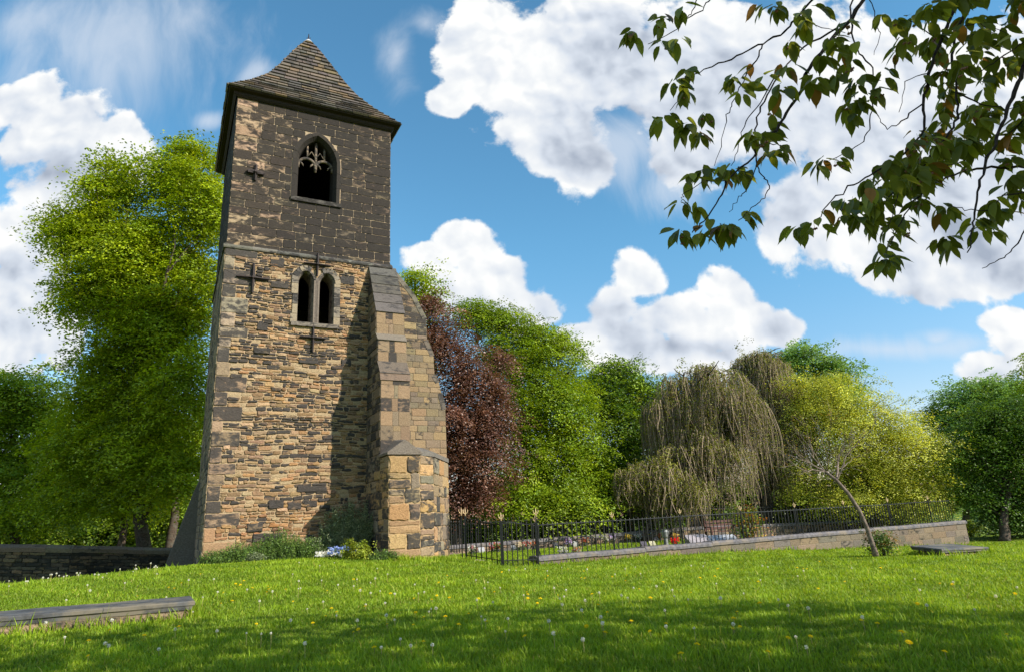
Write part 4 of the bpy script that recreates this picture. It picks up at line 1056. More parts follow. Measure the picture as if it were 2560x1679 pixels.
# ---- planting at the foot of the tower
def tp(u,v): 
    p=TC+TU*u+TV*v; return np.array([p[0],p[1],0])
G_fern=[(.10,.17,.04),(.125,.21,.045),(.07,.135,.04)]
G_silver=[(.15,.19,.13),(.20,.25,.17),(.10,.14,.09)]
G_bright=[(.17,.22,.02),(.22,.26,.03),(.12,.17,.015)]
def herb(label,u,v,w,h,cols,seed,n=260,leaf=.05,name='herb_plant',cat='plant',heads=None,group=None,lean=.3,asp=.35):
    """upright leafy stems standing from one root patch"""
    rs=np.random.default_rng(seed); b=tp(u,v); b[2]=gz1(b[0],b[1])-.02
    T=thing(name,label,cat,tuple(b),group); VP=[];NN=[];mb=MB()
    for i in range(n):
        r=np.sqrt(rs.uniform(0,1))*w; a=rs.uniform(0,6.28); o=np.array([math.cos(a)*r,math.sin(a)*r*.6,0])
        hh=h*rs.uniform(.55,1.1)*(1-.45*(r/w)**2); d=np.array([o[0]/w*lean+rs.normal(0,.08),o[1]/w*lean+rs.normal(0,.08),1]); 
        p0=b+o; p0[2]=gz1(p0[0],p0[1]) if i%8==0 else b[2]
        p1=p0+d*hh
        mb.tube([p0,(p0+p1)/2+rs.normal(0,.01,3),p1],[.004,.003,.002],3,(.06,.09,.03),cap=False)
        m=int(hh/.022); t=rs.uniform(.15,1.02,m); VP.append(p0+(p1-p0)*t[:,None]+rs.normal(0,.022,(m,3))); NN.append(rs.normal(0,1,(m,3))+[0,0,.6])
    VP=np.concatenate(VP);NN=np.concatenate(NN); V,F=leaf_quads(VP,NN,np.full(len(VP),leaf),rs,asp)
    cc=np.array(cols)[rs.integers(0,len(cols),len(VP))]*rs.uniform(.7,1.3,(len(VP),1))
    mesh_np('foliage',V,F,M_dleaf,T,np.repeat(cc,4,0)); mb.build('stems',M_twigs,T)
    if heads:
        hc,hn,hs=heads; P=b+np.stack([rs.uniform(-w,w,hn),rs.uniform(-w,w,hn)*.6,h*rs.uniform(.55,1.12,hn)],1)
        Vs,Fs,Cs=[],[],[]
        V,F=leaf_quads(np.repeat(P,4,0)+rs.normal(0,hs*.25,(hn*4,3)),rs.normal(0,1,(hn*4,3))+[.3,-.8,.6],np.full(hn*4,hs),rs,.9); c=np.array(hc)[rs.integers(0,len(hc),hn)]
        mesh_np('flower_heads',V,F,M_petal,T,np.repeat(np.repeat(c,4,0),4,0))
    return T
hb=[('low green herb clump at the left corner of the tower base',.30,-.40,.34,.42,G_fern),('bushy green herb beside the corner clump under the tower wall',.80,-.42,.36,.52,G_fern),('pale leaved low plant at the front of the tower bed',1.15,-.62,.25,.26,G_silver),
 ('dense dark green herb in the left half of the tower bed',1.32,-.32,.36,.55,G_fern),('tallest feathery green plant in the middle of the tower bed',1.78,-.32,.36,.80,G_fern),('feathery green clump right of the tallest plant',2.30,-.34,.34,.62,G_fern),('grey-green lavender next to the blue and white flowers',2.72,-.36,.28,.60,G_silver+G_fern)]
for i,(lb,u,v,w,h,c) in enumerate(hb): herb(lb,u,v,w,h,c,300+i,n=240)
herb('drift of blue forget-me-not flowers at the foot of the tower',3.25,-1.15,.40,.30,G_fern,310,n=160,heads=([(.30,.42,.85),(.42,.52,.9),(.22,.3,.7)],230,.042),name='flower_clump',cat='flowers')
herb('patch of small white flowers at the foot of the tower',2.95,-1.0,.38,.2,G_fern,311,n=130,heads=([(.8,.8,.78),(.7,.72,.75)],230,.042),name='flower_clump',cat='flowers')
herb('tall silvery grey-leaved bush in the shadow beside the buttress',3.52,-.45,.50,1.45,G_silver,312,n=330,leaf=.075,name='shrub',cat='shrub',lean=.42,asp=.25)
shrub('round clipped yellow-green bush in front of the buttress shadow',on(893,1391,16.9),(.42,.36,.28),G_bright,313,leaf=.05,dens=9,spray=(.12,26),flat=.5,elong=1)
herb('low green plants between the round bush and the buttress footing',3.95,-2.2,.38,.28,G_fern,314,n=200)
herb('dark leaved plant in the shade behind the round yellow-green bush',3.85,-.35,.30,.75,[(.03,.05,.015),(.06,.03,.02)],315,n=130)
# ---- leaning tree with its shrub
def leaning():
    D=17; b=on(2192,1392,D); T=thing('leaning_tree','small leaning tree with thin grey trunk and bare twiggy crown before the railing','tree',tuple(b))
    rs=np.random.default_rng(5); mb=MB()
    tr=[pt(2192,1396,D),pt(2183,1365,D),pt(2168,1320,D),pt(2148,1275,D),pt(2120,1232,D),pt(2092,1200,D),pt(2064,1178,D)]
    mb.tube(tr,[.085,.062,.054,.050,.046,.040,.034],9); mb.build('trunk',M_greybark,T,True)
    mb=MB(); tips=[]
    def grow(p,d,l,r,k):
        q=p+d*l; m=(p+q)/2+rs.normal(0,l*.07,3); mb.tube([p,m,q],[r,r*.85,r*.7],5 if k<2 else 3,cap=False)
        tips.append(q)
        if k>=5 or l<.08: return
        for i in range(int(rs.integers(2,4))):
            nd=d+rs.normal(0,.48,3); nd[2]+=.10; nd/=np.linalg.norm(nd)
            grow(q if i==0 else m+(q-m)*rs.uniform(0,1),nd,l*rs.uniform(.62,.88),r*.62,k+1)
    end=tr[-1]
    for px,py,dD,l in [(1985,1140,0,.42),(2020,1110,.4,.40),(2075,1100,-.4,.40),(2110,1120,.3,.42),(2150,1100,0,.45),(2000,1170,-.4,.36),(2120,1155,.5,.40)]:
        tg=pt(px,py,D+dD*1.5); d=tg-end; L=np.linalg.norm(d); P=limb(end if px<2100 else tr[-2],tg,rs,4,.08); mb.tube(P,np.linspace(.028 if px in(1985,2110) else .018,.010,5),6,cap=False)
        d=(tg-P[-2]); d/=np.linalg.norm(d); grow(P[-1],d,l,.009,2)
        for s_ in(1,2,3): 
            nd=rs.normal(0,.6,3)+d+[0,0,.5]; nd/=np.linalg.norm(nd); grow(P[s_],nd,.40,.008,3)
    mb.build('branches',M_greybark,T,True)
    tp_=np.array(tips); i=rs.integers(0,len(tp_),len(tp_)*2); P=tp_[i]+rs.normal(0,.04,(len(i),3))
    V,F=leaf_quads(P,rs.normal(0,1,(len(i),3)),np.full(len(i),.04),rs,.5); cc=np.array(G_olive+[(.2,.12,.05)])[rs.integers(0,4,len(i))]
    mesh_np('leaves',V,F,M_leaf,T,np.repeat(cc,4,0))
leaning()
shrub('round bush with reddish young tips growing round the leaning tree trunk',on(2210,1388,17.25),(.40,.38,.40),[(.05,.095,.015),(.07,.12,.02),(.055,.10,.018),(.085,.13,.02),(.06,.11,.02),(.20,.13,.04)],260,leaf=.05,dens=8,spray=(.12,24),elong=1,flat=.5)
# ------------------------------------------------------------------ walls
def run_wall(name,label,path,topz,botz,thick,courses_h,sw,cfun,m_,coping,seed,rough=.006,h=.02,mort=(.10,.08,.055,.3),cope_mat=None,cope_col=(.2,.18,.16,.2),ends=True,flip=1):
    """path: ground plan points of the viewer side; topz at each point"""
    random.seed(seed); np.random.seed(seed)
    c=np.array([*np.mean([p[:2] for p in path],0),0]); c[2]=gz1(c[0],c[1])
    T=thing(name,label,'wall',tuple(c)); mb=MB(); mc=MB()
    for (a,b,za,zb) in zip(path[:-1],path[1:],topz[:-1],topz[1:]):
        a=np.array([a[0],a[1],0.]);b=np.array([b[0],b[1],0.]); d=b-a; L=np.linalg.norm(d); d/=L; nn=np.cross(d,TZ)*flip
        zt=lambda s: za+(zb-za)*s/L
        for (o,n_) in((0,nn),(-thick,-nn)):
            n2=max(2,int(L/.5))
            for i in range(n2):
                s0=L*i/n2;s1=L*(i+1)/n2
                mb.add([a+d*s0+nn*o+TZ*botz,a+d*s1+nn*o+TZ*botz,a+d*s1+nn*o+TZ*zt(s1),a+d*s0+nn*o+TZ*zt(s0)],[(0,1,2,3)],mort)
        mb.add([a+TZ*botz,a-nn*thick+TZ*botz,a-nn*thick+TZ*za,a+TZ*za],[(0,1,2,3)],mort)
        mb.add([b+TZ*botz,b-nn*thick+TZ*botz,b-nn*thick+TZ*zb,b+TZ*zb],[(0,1,2,3)],mort)
        fr=(a,d,TZ,nn); t=0
        while t<max(za,zb)-botz:
            hh=random.uniform(*courses_h)
            for p,q in row(0,L,*sw):
                gz_=gz1(*(a+d*(p+q)/2)[:2])
                if zt((p+q)/2)-t<gz_-.15: continue
                stone(mb,[(p,zt(p)-t-hh),(q,zt(q)-t-hh),(q,zt(q)-t),(p,zt(p)-t)],fr,h,.014,cfun(p,t),rough,.006)
            t+=hh
        # end face at b
        fe=(b,-nn,TZ,d); t=0
        while t<zb-botz and ends:
            hh=random.uniform(*courses_h)
            for p,q in row(0,thick,.18,.4): stone(mb,[(p,zb-t-hh),(q,zb-t-hh),(q,zb-t),(p,zb-t)],fe,h,.014,cfun(p,t),rough,.006)
            t+=hh
        # coping
        o1,ch,ca,lo,hi=coping; s0=-o1
        while s0<L+o1-.01:
            s1=min(L+o1,s0+random.uniform(lo,hi)); j=random.uniform(-.01,.01)
            pr=[(o1,0),(o1,ch*.55),(o1-ca,ch),(-thick-o1+ca,ch),(-thick-o1,ch*.55),(-thick-o1,0)]
            vs=[]
            for s_ in(s0+.004,s1-.004):
                for o,z_ in pr: vs.append(a+d*s_+nn*o+TZ*(zt(min(max(s_,-.3),L+.3))+z_+j))
            k=len(pr); fs=[(i,(i+1)%k,k+(i+1)%k,k+i) for i in range(k)]+[tuple(range(k))[::-1],tuple(range(k,2*k))]
            mc.add(vs,fs,jit(cope_col,.2)); s0=s1
    mb.build('wall_face',m_,T); mc.build('coping',cope_mat or M_cope,T); return T
# retaining wall under the railing
W0=pt(1345,1392,19.5); W1=pt(2412,1300,29.5)
zW0,zW1=W0[2]-.10,W1[2]-.12
dW=np.array([W1[0]-W0[0],W1[1]-W0[1],0]); LW_=np.linalg.norm(dW); dW/=LW_; nW=np.cross(dW,TZ)
wc=lambda u,t: jit(random.choice([(.19,.155,.115),(.215,.17,.12),(.165,.14,.11),(.235,.18,.12),(.18,.155,.13)]),.15,random.uniform(.05,.5))
wpath=[]; 
back=np.array([-dW[1],dW[0],0]); 
if back[1]<0: back=-back
W2=W1+back*9
run_wall('railed_wall','long low wall of squared stone with flat grey coping carrying the black railing',[(W0[0],W0[1]),(W1[0],W1[1])],[zW0,zW1],-3.2,.42,(.20,.29),(.45,1.0),wc,M_wall,(.05,.13,.05,.9,1.9),11,mort=(.26,.205,.14,-.1),rough=.003,h=.010)
# far garden wall
F0=pt(1080,1366,25.5);F1=pt(1750,1315,31);F2=pt(2215,1298,37)
fc=lambda u,t: jit(random.choice([(.25,.18,.13),(.20,.15,.12),(.30,.21,.14),(.13,.11,.10)]),.2,random.uniform(.0,.7))
run_wall('garden_wall','far low rubble wall with pale coping behind the memorial flowers',[(F0[0],F0[1]),(F1[0],F1[1]),(F2[0],F2[1])],[F0[2]-.12,F1[2]-.12,F2[2]-.12],-3.2,.4,(.09,.16),(.2,.5),fc,M_wall,(.05,.13,.05,.7,1.2),12,rough=.006,mort=(.25,.19,.13,0),cope_mat=M_cope,h=.02)
# churchyard wall on the left
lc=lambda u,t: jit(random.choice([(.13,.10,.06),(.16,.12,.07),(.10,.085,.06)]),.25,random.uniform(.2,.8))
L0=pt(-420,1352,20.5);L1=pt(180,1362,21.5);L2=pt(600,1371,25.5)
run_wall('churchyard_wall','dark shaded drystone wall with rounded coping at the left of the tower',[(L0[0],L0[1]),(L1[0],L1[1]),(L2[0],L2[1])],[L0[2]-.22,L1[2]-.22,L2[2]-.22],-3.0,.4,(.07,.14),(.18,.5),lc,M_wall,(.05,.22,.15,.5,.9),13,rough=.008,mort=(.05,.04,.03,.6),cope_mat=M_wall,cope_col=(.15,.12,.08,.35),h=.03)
# ------------------------------------------------------------------ iron railings
def add_parts(T,proto_list,place):
    """place: list of (matrixless) offsets; copies share mesh data"""
    pass
def bar_mesh(name,pts,r,n=5,mat_=None):
    mb=MB(); mb.tube(pts,r,n); o=mb.build(name,mat_ or M_iron,None,False,(0,0,0)); return o
def child_copy(src,T,wpos,rz=0,sc=1,name=None):
    o=src.copy(); COL.objects.link(o); o.parent=T; l=world_loc(T); o.location=(wpos[0]-l[0],wpos[1]-l[1],wpos[2]-l[2]); o.rotation_euler=(0,0,rz); o.scale=(sc,sc,sc); return o
def finial_mesh():
    mb=MB(); mb.tube([(0,0,0),(0,0,.05),(0,0,.12),(0,0,.21)],[.022,.016,.014,.003],6)
    for s in(-1,1): mb.tube([(0,0,.05),(s*.045,0,.075),(s*.065,0,.12),(s*.062,0,.165)],[.012,.011,.009,.003],5)
    return mb.build('finial',M_gold,None,True,(0,0,0))
P_bar=bar_mesh('bar',[(0,0,0),(0,0,.86),(0,0,.90)],[.0145,.0145,.002])
P_bar.data.name='bar'
P_post=bar_mesh('post',[(0,0,-.05),(0,0,.92)],.028,6)
P_stay=bar_mesh('stay',[(0,0,.52),(0,-.05,.38),(0,-.12,.28),(0,-.13,.16),(0,-.20,.07),(0,-.24,0)],.011,5)
P_fin=finial_mesh()
protos=[P_bar,P_post,P_stay,P_fin]
def railing(label,a,b,za,zb,spacing,ps,h=.84,stays=True,maxbars=100,fin=True,first_post=True,seed=0,postoff=0.,name='iron_railing'):
    rs=np.random.default_rng(seed)
    a=np.array([a[0],a[1],za]);b=np.array([b[0],b[1],zb]); d=b-a; L=np.linalg.norm(d[:2]); u=d/L; rz=math.atan2(d[1],d[0])
    T=thing(name,label,'railing',tuple(a)); n=int(L/spacing); rest=MB()
    for i in range(n+1):
        p=a+u*(i*spacing)+np.array([0,0,rs.normal(0,.003)])
        if i<maxbars: child_copy(P_bar,T,p,rz)
        else: rest.tube([p,p+TZ*.86,p+TZ*.9],[.0145,.0145,.002],4)
    if rest.v: r=rest.build('bar',M_iron,T); r['kind']='stuff'
    mb=MB(); n2=max(2,int(L/1.2)); pts=[a+u*(L*i/n2)+TZ*(h+rs.normal(0,.006)) for i in range(n2+1)]
    mb.tube(pts,.014,5); mb.build('top_rail',M_iron,T)
    s=postoff
    while s<L+.01:
        p=a+u*s; child_copy(P_post,T,p,rz); 
        if fin: child_copy(P_fin,T,p+TZ*.90,rz)
        if stays: child_copy(P_stay,T,p,rz); 
        s+=ps
    return T
c0=W0-nW*.2; c1=W1-nW*.2
railing('black iron railing with gilt finials standing on the near wall coping',c0,c1-dW*.5,zW0+.13,zW1+.13,.165,2.72,seed=1,postoff=.08)
fn=np.cross((F1-F0)/np.linalg.norm((F1-F0)),TZ)
f0=F0-fn*.2;f1=F1-fn*.2;f2=F2-fn*.2
railing('thin black railing on top of the far garden wall, left of the bench',f0,f1,F0[2],F1[2],.17,1.95,h=.74,stays=False,seed=2)
railing('thin black railing on top of the far garden wall, right of the bench',f1,f2,F1[2],F2[2],.17,1.95,h=.78,stays=False,seed=3)
# gates between the tower and the wall
def gate(label,a,b,n,seed,h=1.18,wav=.03):
    T=thing('iron_gate',label,'gate',tuple(a)); d=b-a; L=np.linalg.norm(d[:2]); rz=math.atan2(d[1],d[0]); mb=MB()
    for i in range(1,n):
        p=a+d*(i/n); o=child_copy(P_bar,T,p+TZ*.03,rz); o.scale=(1.1,1.1,(h-.03)/.88)
    mb.tube([a+d*t+TZ*(h-.04+wav*math.sin(t*math.pi*2)) for t in np.linspace(0,1,9)],.014,5); mb.build('top_rail',M_iron,T)
    mb=MB(); mb.tube([a+TZ*.17,b+TZ*.17],.012,5); mb.build('bottom_rail',M_iron,T); return T
def gpost(label,p,h,w=.05,cat='post'):
    T=thing('gate_post',label,'gate post',tuple(p)); mb=MB(); mb.box(p+TZ*(h/2-.05),(w,w,h+.1)); mb.build('post',M_iron,T)
    child_copy(P_fin,T,p+TZ*h,.3,1.15); return T
g0=on(1166,1401,19.6); gm=on(1257,1415,19.0); g1=on(1346,1409,19.3)
hz=lambda p,py,px: 0
gpost('black gate post with gilt finial beside the tower buttress',g0,1.24,.055); gpost('slimmer black post just left of the first gate post',on(1156,1400,19.75),1.24,.035)
gpost('thick middle gate post with gilt finial where the two gates meet',gm,1.22,.085)
gpost('black gate post with gilt finial at the start of the railed wall',g1,1.32,.05)
gate('left leaf of the black iron gate beside the tower',g0,gm,7,1); gate('right leaf of the black iron gate next to the railed wall',gm,g1,7,2)
gs=tp(6.6,.35); gs[2]=gz1(gs[0],gs[1])
railing('short black railing between the tower buttress and the gate',gs,on(1152,1400,19.8),gs[2]+.2,gz1(*on(1152,1400,19.8)[:2])+.2,.14,5,stays=False,fin=False,seed=5,postoff=9)
# low stone at the gate
mb=MB(); q=on(1185,1404,19.2); T_=thing('kerb_stone','rough pale stone at the foot of the left gate post','stone',tuple(q)); random.seed(3)
stone(mb,[(-.32,-.12),(.3,-.14),(.34,.1),(-.26,.12)],(q+TZ*.0,np.array([1,0,0.]),np.array([0,1.,0]),TZ),.09,.05,(.3,.25,.2,.2),.015); mb.build('block',M_wall,T_)
for p in protos: bpy.data.objects.remove(p,do_unlink=True)
# ------------------------------------------------------------------ tombs
def ledger(label,P4,thick,base_h,inset,seed,over=.03):
    """P4: four top corners (world) in order; slab with moulded edge on a low stone base"""
    P=[np.array(p) for p in P4]; c=np.mean(P,0); g=gz1(c[0],c[1]); T=thing('ledger_tomb',label,'tomb',(c[0],c[1],g))
    mb=MB(); rings=[(.10,-.002),(.02,0),(0,-.012),(0,-thick*.45),(-.025,-thick*.6),(-.03,-thick),(-.12,-thick)]
    # subdivided ring for slight wear
    def ring(off,dz):
        out=[]
        for i in range(4):
            a=P[i];b=P[(i+1)%4]; n=14
            for k in range(n):
                q=a+(b-a)*k/n; dd=c-q; dd[2]=0; l=np.linalg.norm(dd); 
                ca=(c-a); cx=q+ (c-q)/l*off if off>0 else q+(c-q)/l*(-off)*1.0
                out.append(cx+TZ*(dz+random.uniform(-.003,.003)))
        return out
    vs=[];
    for off,dz in rings: vs+=ring(abs(off) if off>=0 else off,dz)
    m=56; fs=[]
    for r in range(len(rings)-1):
        for i in range(m): fs.append((r*m+i,r*m+(i+1)%m,(r+1)*m+(i+1)%m,(r+1)*m+i))
    fs.append(tuple(range(m))); fs.append(tuple(range((len(rings)-1)*m,len(rings)*m))[::-1])
    mb.add(vs,fs); mb.build('slab',M_tomb,T)
    mb=MB(); random.seed(seed)
    Q=[p+(c-p)/np.linalg.norm((c-p)[:2])*inset for p in P]
    for i in range(4):
        a=Q[i]-TZ*thick; b=Q[(i+1)%4]-TZ*thick; d=b-a; L=np.linalg.norm(d[:2]); d=d/L; nn=np.cross(d,TZ); nn[2]=0; nn/=np.linalg.norm(nn)
        mid=(a+b)/2
        if nn@(mid-c)<0: nn=-nn
        mb.add([a-TZ*.7,b-TZ*.7,b,a],[(0,1,2,3)],(.20,.16,.11,.2))
        for p,q in row(0,L,.5,1.1): 
            dz=d[2]
            stone(mb,[(p,-base_h-.25),(q,-base_h-.25),(q,-.012),(p,-.012)],(a,np.array([d[0],d[1],d[2]]),TZ,nn),.045,.03,jit((.27,.205,.13),.15,random.uniform(.1,.4)),.008,.006)
    mb.build('base_stones',M_wall,T); return T
A=pt(488,1500,8.55); B_=pt(0,1541,7.62); d=(B_-A); d[2]*=1
B2=A+d*1.25; bk=np.array([-d[1],d[0],0]); bk/=np.linalg.norm(bk)
if bk[1]<0: bk=-bk
A2=A.copy()
ledger('long grey ledger slab on low tan stones in the grass at the lower left',[B2,A,A+bk*.80+TZ*.0,B2+bk*.80],.10,.2,.09,5)
TR=[pt(2275,1363,17.0),pt(2354,1371,15.9),pt(2472,1366,17.0),pt(2368,1357,18.4)]
zt_=np.mean([p[2] for p in TR]); 
TR[0]=pt(2275,1363,17.0)
ledger('flat dark ledger slab in the grass near the far end of the railed wall',TR,.09,.12,.22,6)
# ------------------------------------------------------------------ memorial garden
def bouquet(label,px,py,D,cols,seed,r=.16,h=.28):
    rs=np.random.default_rng(seed); b=on(px,py,D); T=thing('flower_bouquet',label,'flowers',tuple(b))
    mb=MB()
    mb.tube([b,b+TZ*h*.45],[r*.28,r*.38],8,(.25,.22,.2)); mb.build('vase',M_tomb,T)
    n=34; a=rs.uniform(0,6.28,n); q=np.sqrt(rs.uniform(0,1,n))*r; P=b+np.stack([np.cos(a)*q,np.sin(a)*q,h*rs.uniform(.55,1.05,n)],1)
    V,F=leaf_quads(np.repeat(P,3,0)+rs.normal(0,.02,(n*3,3)),rs.normal(0,.6,(n*3,3))+[0,-.7,.5],np.full(n*3,.06),rs,.9)
    c=np.array(cols)[rs.integers(0,len(cols),n)]; mesh_np('petals',V,F,M_petal,T,np.repeat(np.repeat(c,3,0),4,0))
    P=b+np.stack([np.cos(a)*q,np.sin(a)*q,h*rs.uniform(.2,.7,n)],1); V,F=leaf_quads(np.repeat(P,2,0),rs.normal(0,1,(n*2,3)),np.full(n*2,.08),rs,.4)
    mesh_np('leaves',V,F,M_dleaf,T,np.tile(np.array([[.05,.1,.02]]),(len(V),1)))
RED=[(.35,.03,.03),(.42,.08,.05)];PNK=[(.5,.22,.27),(.5,.32,.35)];WHT=[(.55,.55,.52)];YEL=[(.7,.5,.06),(.75,.6,.15)];ORG=[(.6,.22,.08),(.65,.4,.2)];PUR=[(.35,.2,.5),(.5,.4,.7)]
for i,(lb,px,py,D,c) in enumerate([
 ('pink flowers seen through the left gate leaf',1180,1378,23,PNK+WHT),('dark red and white flowers left of the middle gate post',1232,1380,25.5,RED+PNK),('green and red posy just left of the middle gate post',1245,1382,25,[(.1,.25,.04)]+RED),
 ('red and white flowers seen through the right gate leaf',1313,1376,26.5,RED+WHT),('large red and cream bunch by the right gate post',1335,1376,26.5,RED+ORG+WHT),('cream posy seen through the right gate leaf',1299,1377,26.3,[(.6,.5,.35)]),
 ('orange bunch close behind the coping near the start of the wall',1442,1383,21.3,ORG+WHT),('white posy low behind the start of the wall coping',1408,1384,21.6,WHT),
 ('purple flowers against the far garden wall',1421,1366,27.5,PUR),('tall red and peach flowers against the far garden wall',1463,1362,28,RED+ORG),('small white posy left of the second gilt finial',1513,1357,28.4,WHT),
 ('white posy at the wall right of the second gilt finial',1532,1357,28.6,WHT+PUR),('yellow posy between the second and third finials',1572,1353,29,YEL),('bright white bunch between the second and third finials',1595,1352,29.2,WHT),
 ('white flowers halfway along the far garden wall',1626,1350,29.5,WHT),('red flowers against the far wall near the grey urn',1651,1347,29.8,RED+ORG),('scarlet flowers just above the near coping',1689,1357,25.5,[(.75,.02,.03)]),
 ('orange and yellow flowers near the grey urn',1688,1343,28.5,ORG+YEL),('yellow roses low behind the near wall right of the rose bush',1905,1335,27.5,YEL),('yellow and orange roses right of the rose bush',1934,1332,28,YEL+ORG),('pale orange flowers near the sloping headstones at the right',2000,1326,29,ORG+WHT),
 ('small pink flowers at the far right of the garden',2064,1316,33,PNK),('white and pink flowers at the far right of the garden wall',2035,1320,32,WHT+PNK)]):
    bouquet(lb,px,py,D,c,400+i,r=.15,h=.33)
def desk(label,px,py,D,w,dp,hh,col,rz=.3):
    b=on(px,py,D); T=thing('headstone',label,'headstone',tuple(b)); mb=MB(); U=np.array([math.cos(rz),math.sin(rz),0]);V=np.array([-U[1],U[0],0])
    f=lambda u,v,z:b+U*u+V*v+TZ*z
    vs=[f(-w/2,0,-.05),f(w/2,0,-.05),f(w/2,dp,-.05),f(-w/2,dp,-.05),f(-w/2,0,.12),f(w/2,0,.12),f(w/2,dp,hh),f(-w/2,dp,hh)]
    mb.add(vs,[(0,3,2,1),(4,5,6,7),(0,1,5,4),(1,2,6,5),(2,3,7,6),(3,0,4,7)],col); mb.build('stone_block',M_pale,T)
    mb=MB(); e=.07; n_=np.cross(U,V*dp+TZ*(hh-.12)); n_/=np.linalg.norm(n_); 
    if n_[2]<0:n_=-n_
    q=lambda u,t: f(u,dp*t,.12+(hh-.12)*t)+n_*.006
    mb.add([q(-w/2+e,.1),q(w/2-e,.1),q(w/2-e,.9),q(-w/2+e,.9)],[(0,1,2,3)],tuple(x*1.15 for x in col[:3])); mb.build('face_panel',M_pale,T)
M_pale=plain_mat('pale_memorial_stone',(.4,.4,.4),.4,0,.2,8,.1,.5,attr=True)
desk('pale sloping headstone with a dark side seen through the railing',1755,1345,26,.9,.5,.45,(.30,.27,.28))
desk('wide light grey sloping headstone seen through the railing',1815,1338,26.5,1.3,.5,.42,(.33,.35,.39))
for i,(lb,px,py,D,c) in enumerate([('small white plaque against the far wall beside the left gate leaf',1205,1378,26,(.6,.6,.62)),('small grey plaque left of the right gate leaf flowers',1287,1374,26.4,(.4,.42,.45)),('small dark plaque on the grass by the far wall',1391,1367,27.4,(.08,.08,.09)),
  ('small pale plaque between purple and peach flowers',1440,1363,28,(.5,.5,.48)),('dark flat plaque near the end of the far grass',1612,1362,25.5,(.12,.10,.12)),('cream plaque next to the dark flat plaque',1633,1360,25.6,(.6,.55,.35)),('small slate plaque under the white flowers',1641,1350,29.4,(.15,.15,.17))]):
    desk(lb,px,py,D,.24,.12,.24,tuple(x*.7 for x in c))
def urn():
    b=on(1665,1356,26); T=thing('urn','grey stone urn on a pedestal seen through the railing','urn',tuple(b)); mb=MB()
    mb.tube([b-TZ*.02,b+TZ*.08,b+TZ*.10,b+TZ*.30],[.16,.16,.09,.08],8,(.2,.21,.2)); mb.build('pedestal',M_pale,T)
    mb=MB(); mb.tube([b+TZ*.30,b+TZ*.38,b+TZ*.55,b+TZ*.62,b+TZ*.64],[.07,.13,.16,.12,.15],12,(.22,.23,.22)); mb.build('bowl',M_pale,T)
urn()
def bench():
    b=on(1810,1336,28.5); T=thing('bench','dark red-brown wooden bench behind the headstones','bench',tuple(b)); rz=.35; U=np.array([math.cos(rz),math.sin(rz),0]);V=np.array([-U[1],U[0],0])
    W=1.5
    def bx(name,u,v,z,su,sv,sz):
        mb=MB(); mb.box(b+U*u+V*v+TZ*z,(su,sv,sz),U,V,TZ); return mb.build(name,M_wood,T)
    mb=MB()
    for i in range(4): mb.box(b+U*0+V*(-.2+i*.12)+TZ*.45,(W,.09,.03),U,V,TZ)
    mb.build('seat',M_wood,T); mb=MB()
    for i in range(3): mb.box(b+V*.24+TZ*(.58+i*.13),(W,.03,.09),U,V,TZ)
    mb.build('backrest',M_wood,T)
    for s in(-1,1):
        bx('leg',s*(W/2-.04),-.2,.31,.06,.06,.62); bx('leg',s*(W/2-.04),.24,.45,.06,.06,.9); bx('armrest',s*(W/2-.04),.02,.64,.07,.5,.04)
bench()
# ------------------------------------------------------------------ cherry tree overhanging the view
def leaf_shapes(base,dirv,nrm,size,rs):
    n=len(base); t=dirv/np.linalg.norm(dirv,axis=1,keepdims=True); nr=nrm-t*np.sum(nrm*t,1,keepdims=True); nr/=np.linalg.norm(nr,axis=1,keepdims=True)+1e-9; s=np.cross(t,nr)
    ts=np.array([0,.14,.36,.60,.80,.92,1.08]); ws=np.array([0,.165,.235,.215,.13,.045,0]); k=len(ts)
    size=size.reshape(-1,1); curl=rs.uniform(.05,.38,(n,1)); tw=rs.normal(0,.12,(n,1)); rows=[]
    for i in range(k):
        c=base+t*size*ts[i]*(1-.12*curl*ts[i])-nr*size*curl*ts[i]**2*.55
        if i in(0,k-1): rows.append([c])
        else:
            w=size*ws[i]; rows.append([c+s*w+nr*w*(.28+tw),c,c-s*w+nr*w*(.28-tw)])
    V=np.stack([p for r in rows for p in r],1)  # n, nv,3
    nv=V.shape[1]; idx=np.arange(n)[:,None]*nv
    q=[];tr=[]
    tr+= [(0,1,2),(0,2,3)]
    for i in range(k-3):
        a=1+3*i; b=a+3; q+=[(a,b,b+1,a+1),(a+1,b+1,b+2,a+2)]
    a=1+3*(k-3); e=nv-1; tr+=[(a,e,a+1),(a+1,e,a+2)]
    Q=(idx[:,:,None]+np.array(q)[None]).reshape(-1,4); Tn=(idx[:,:,None]+np.array(tr)[None]).reshape(-1,3)
    return V.reshape(-1,3),[Q,Tn],nv
CK=.4613
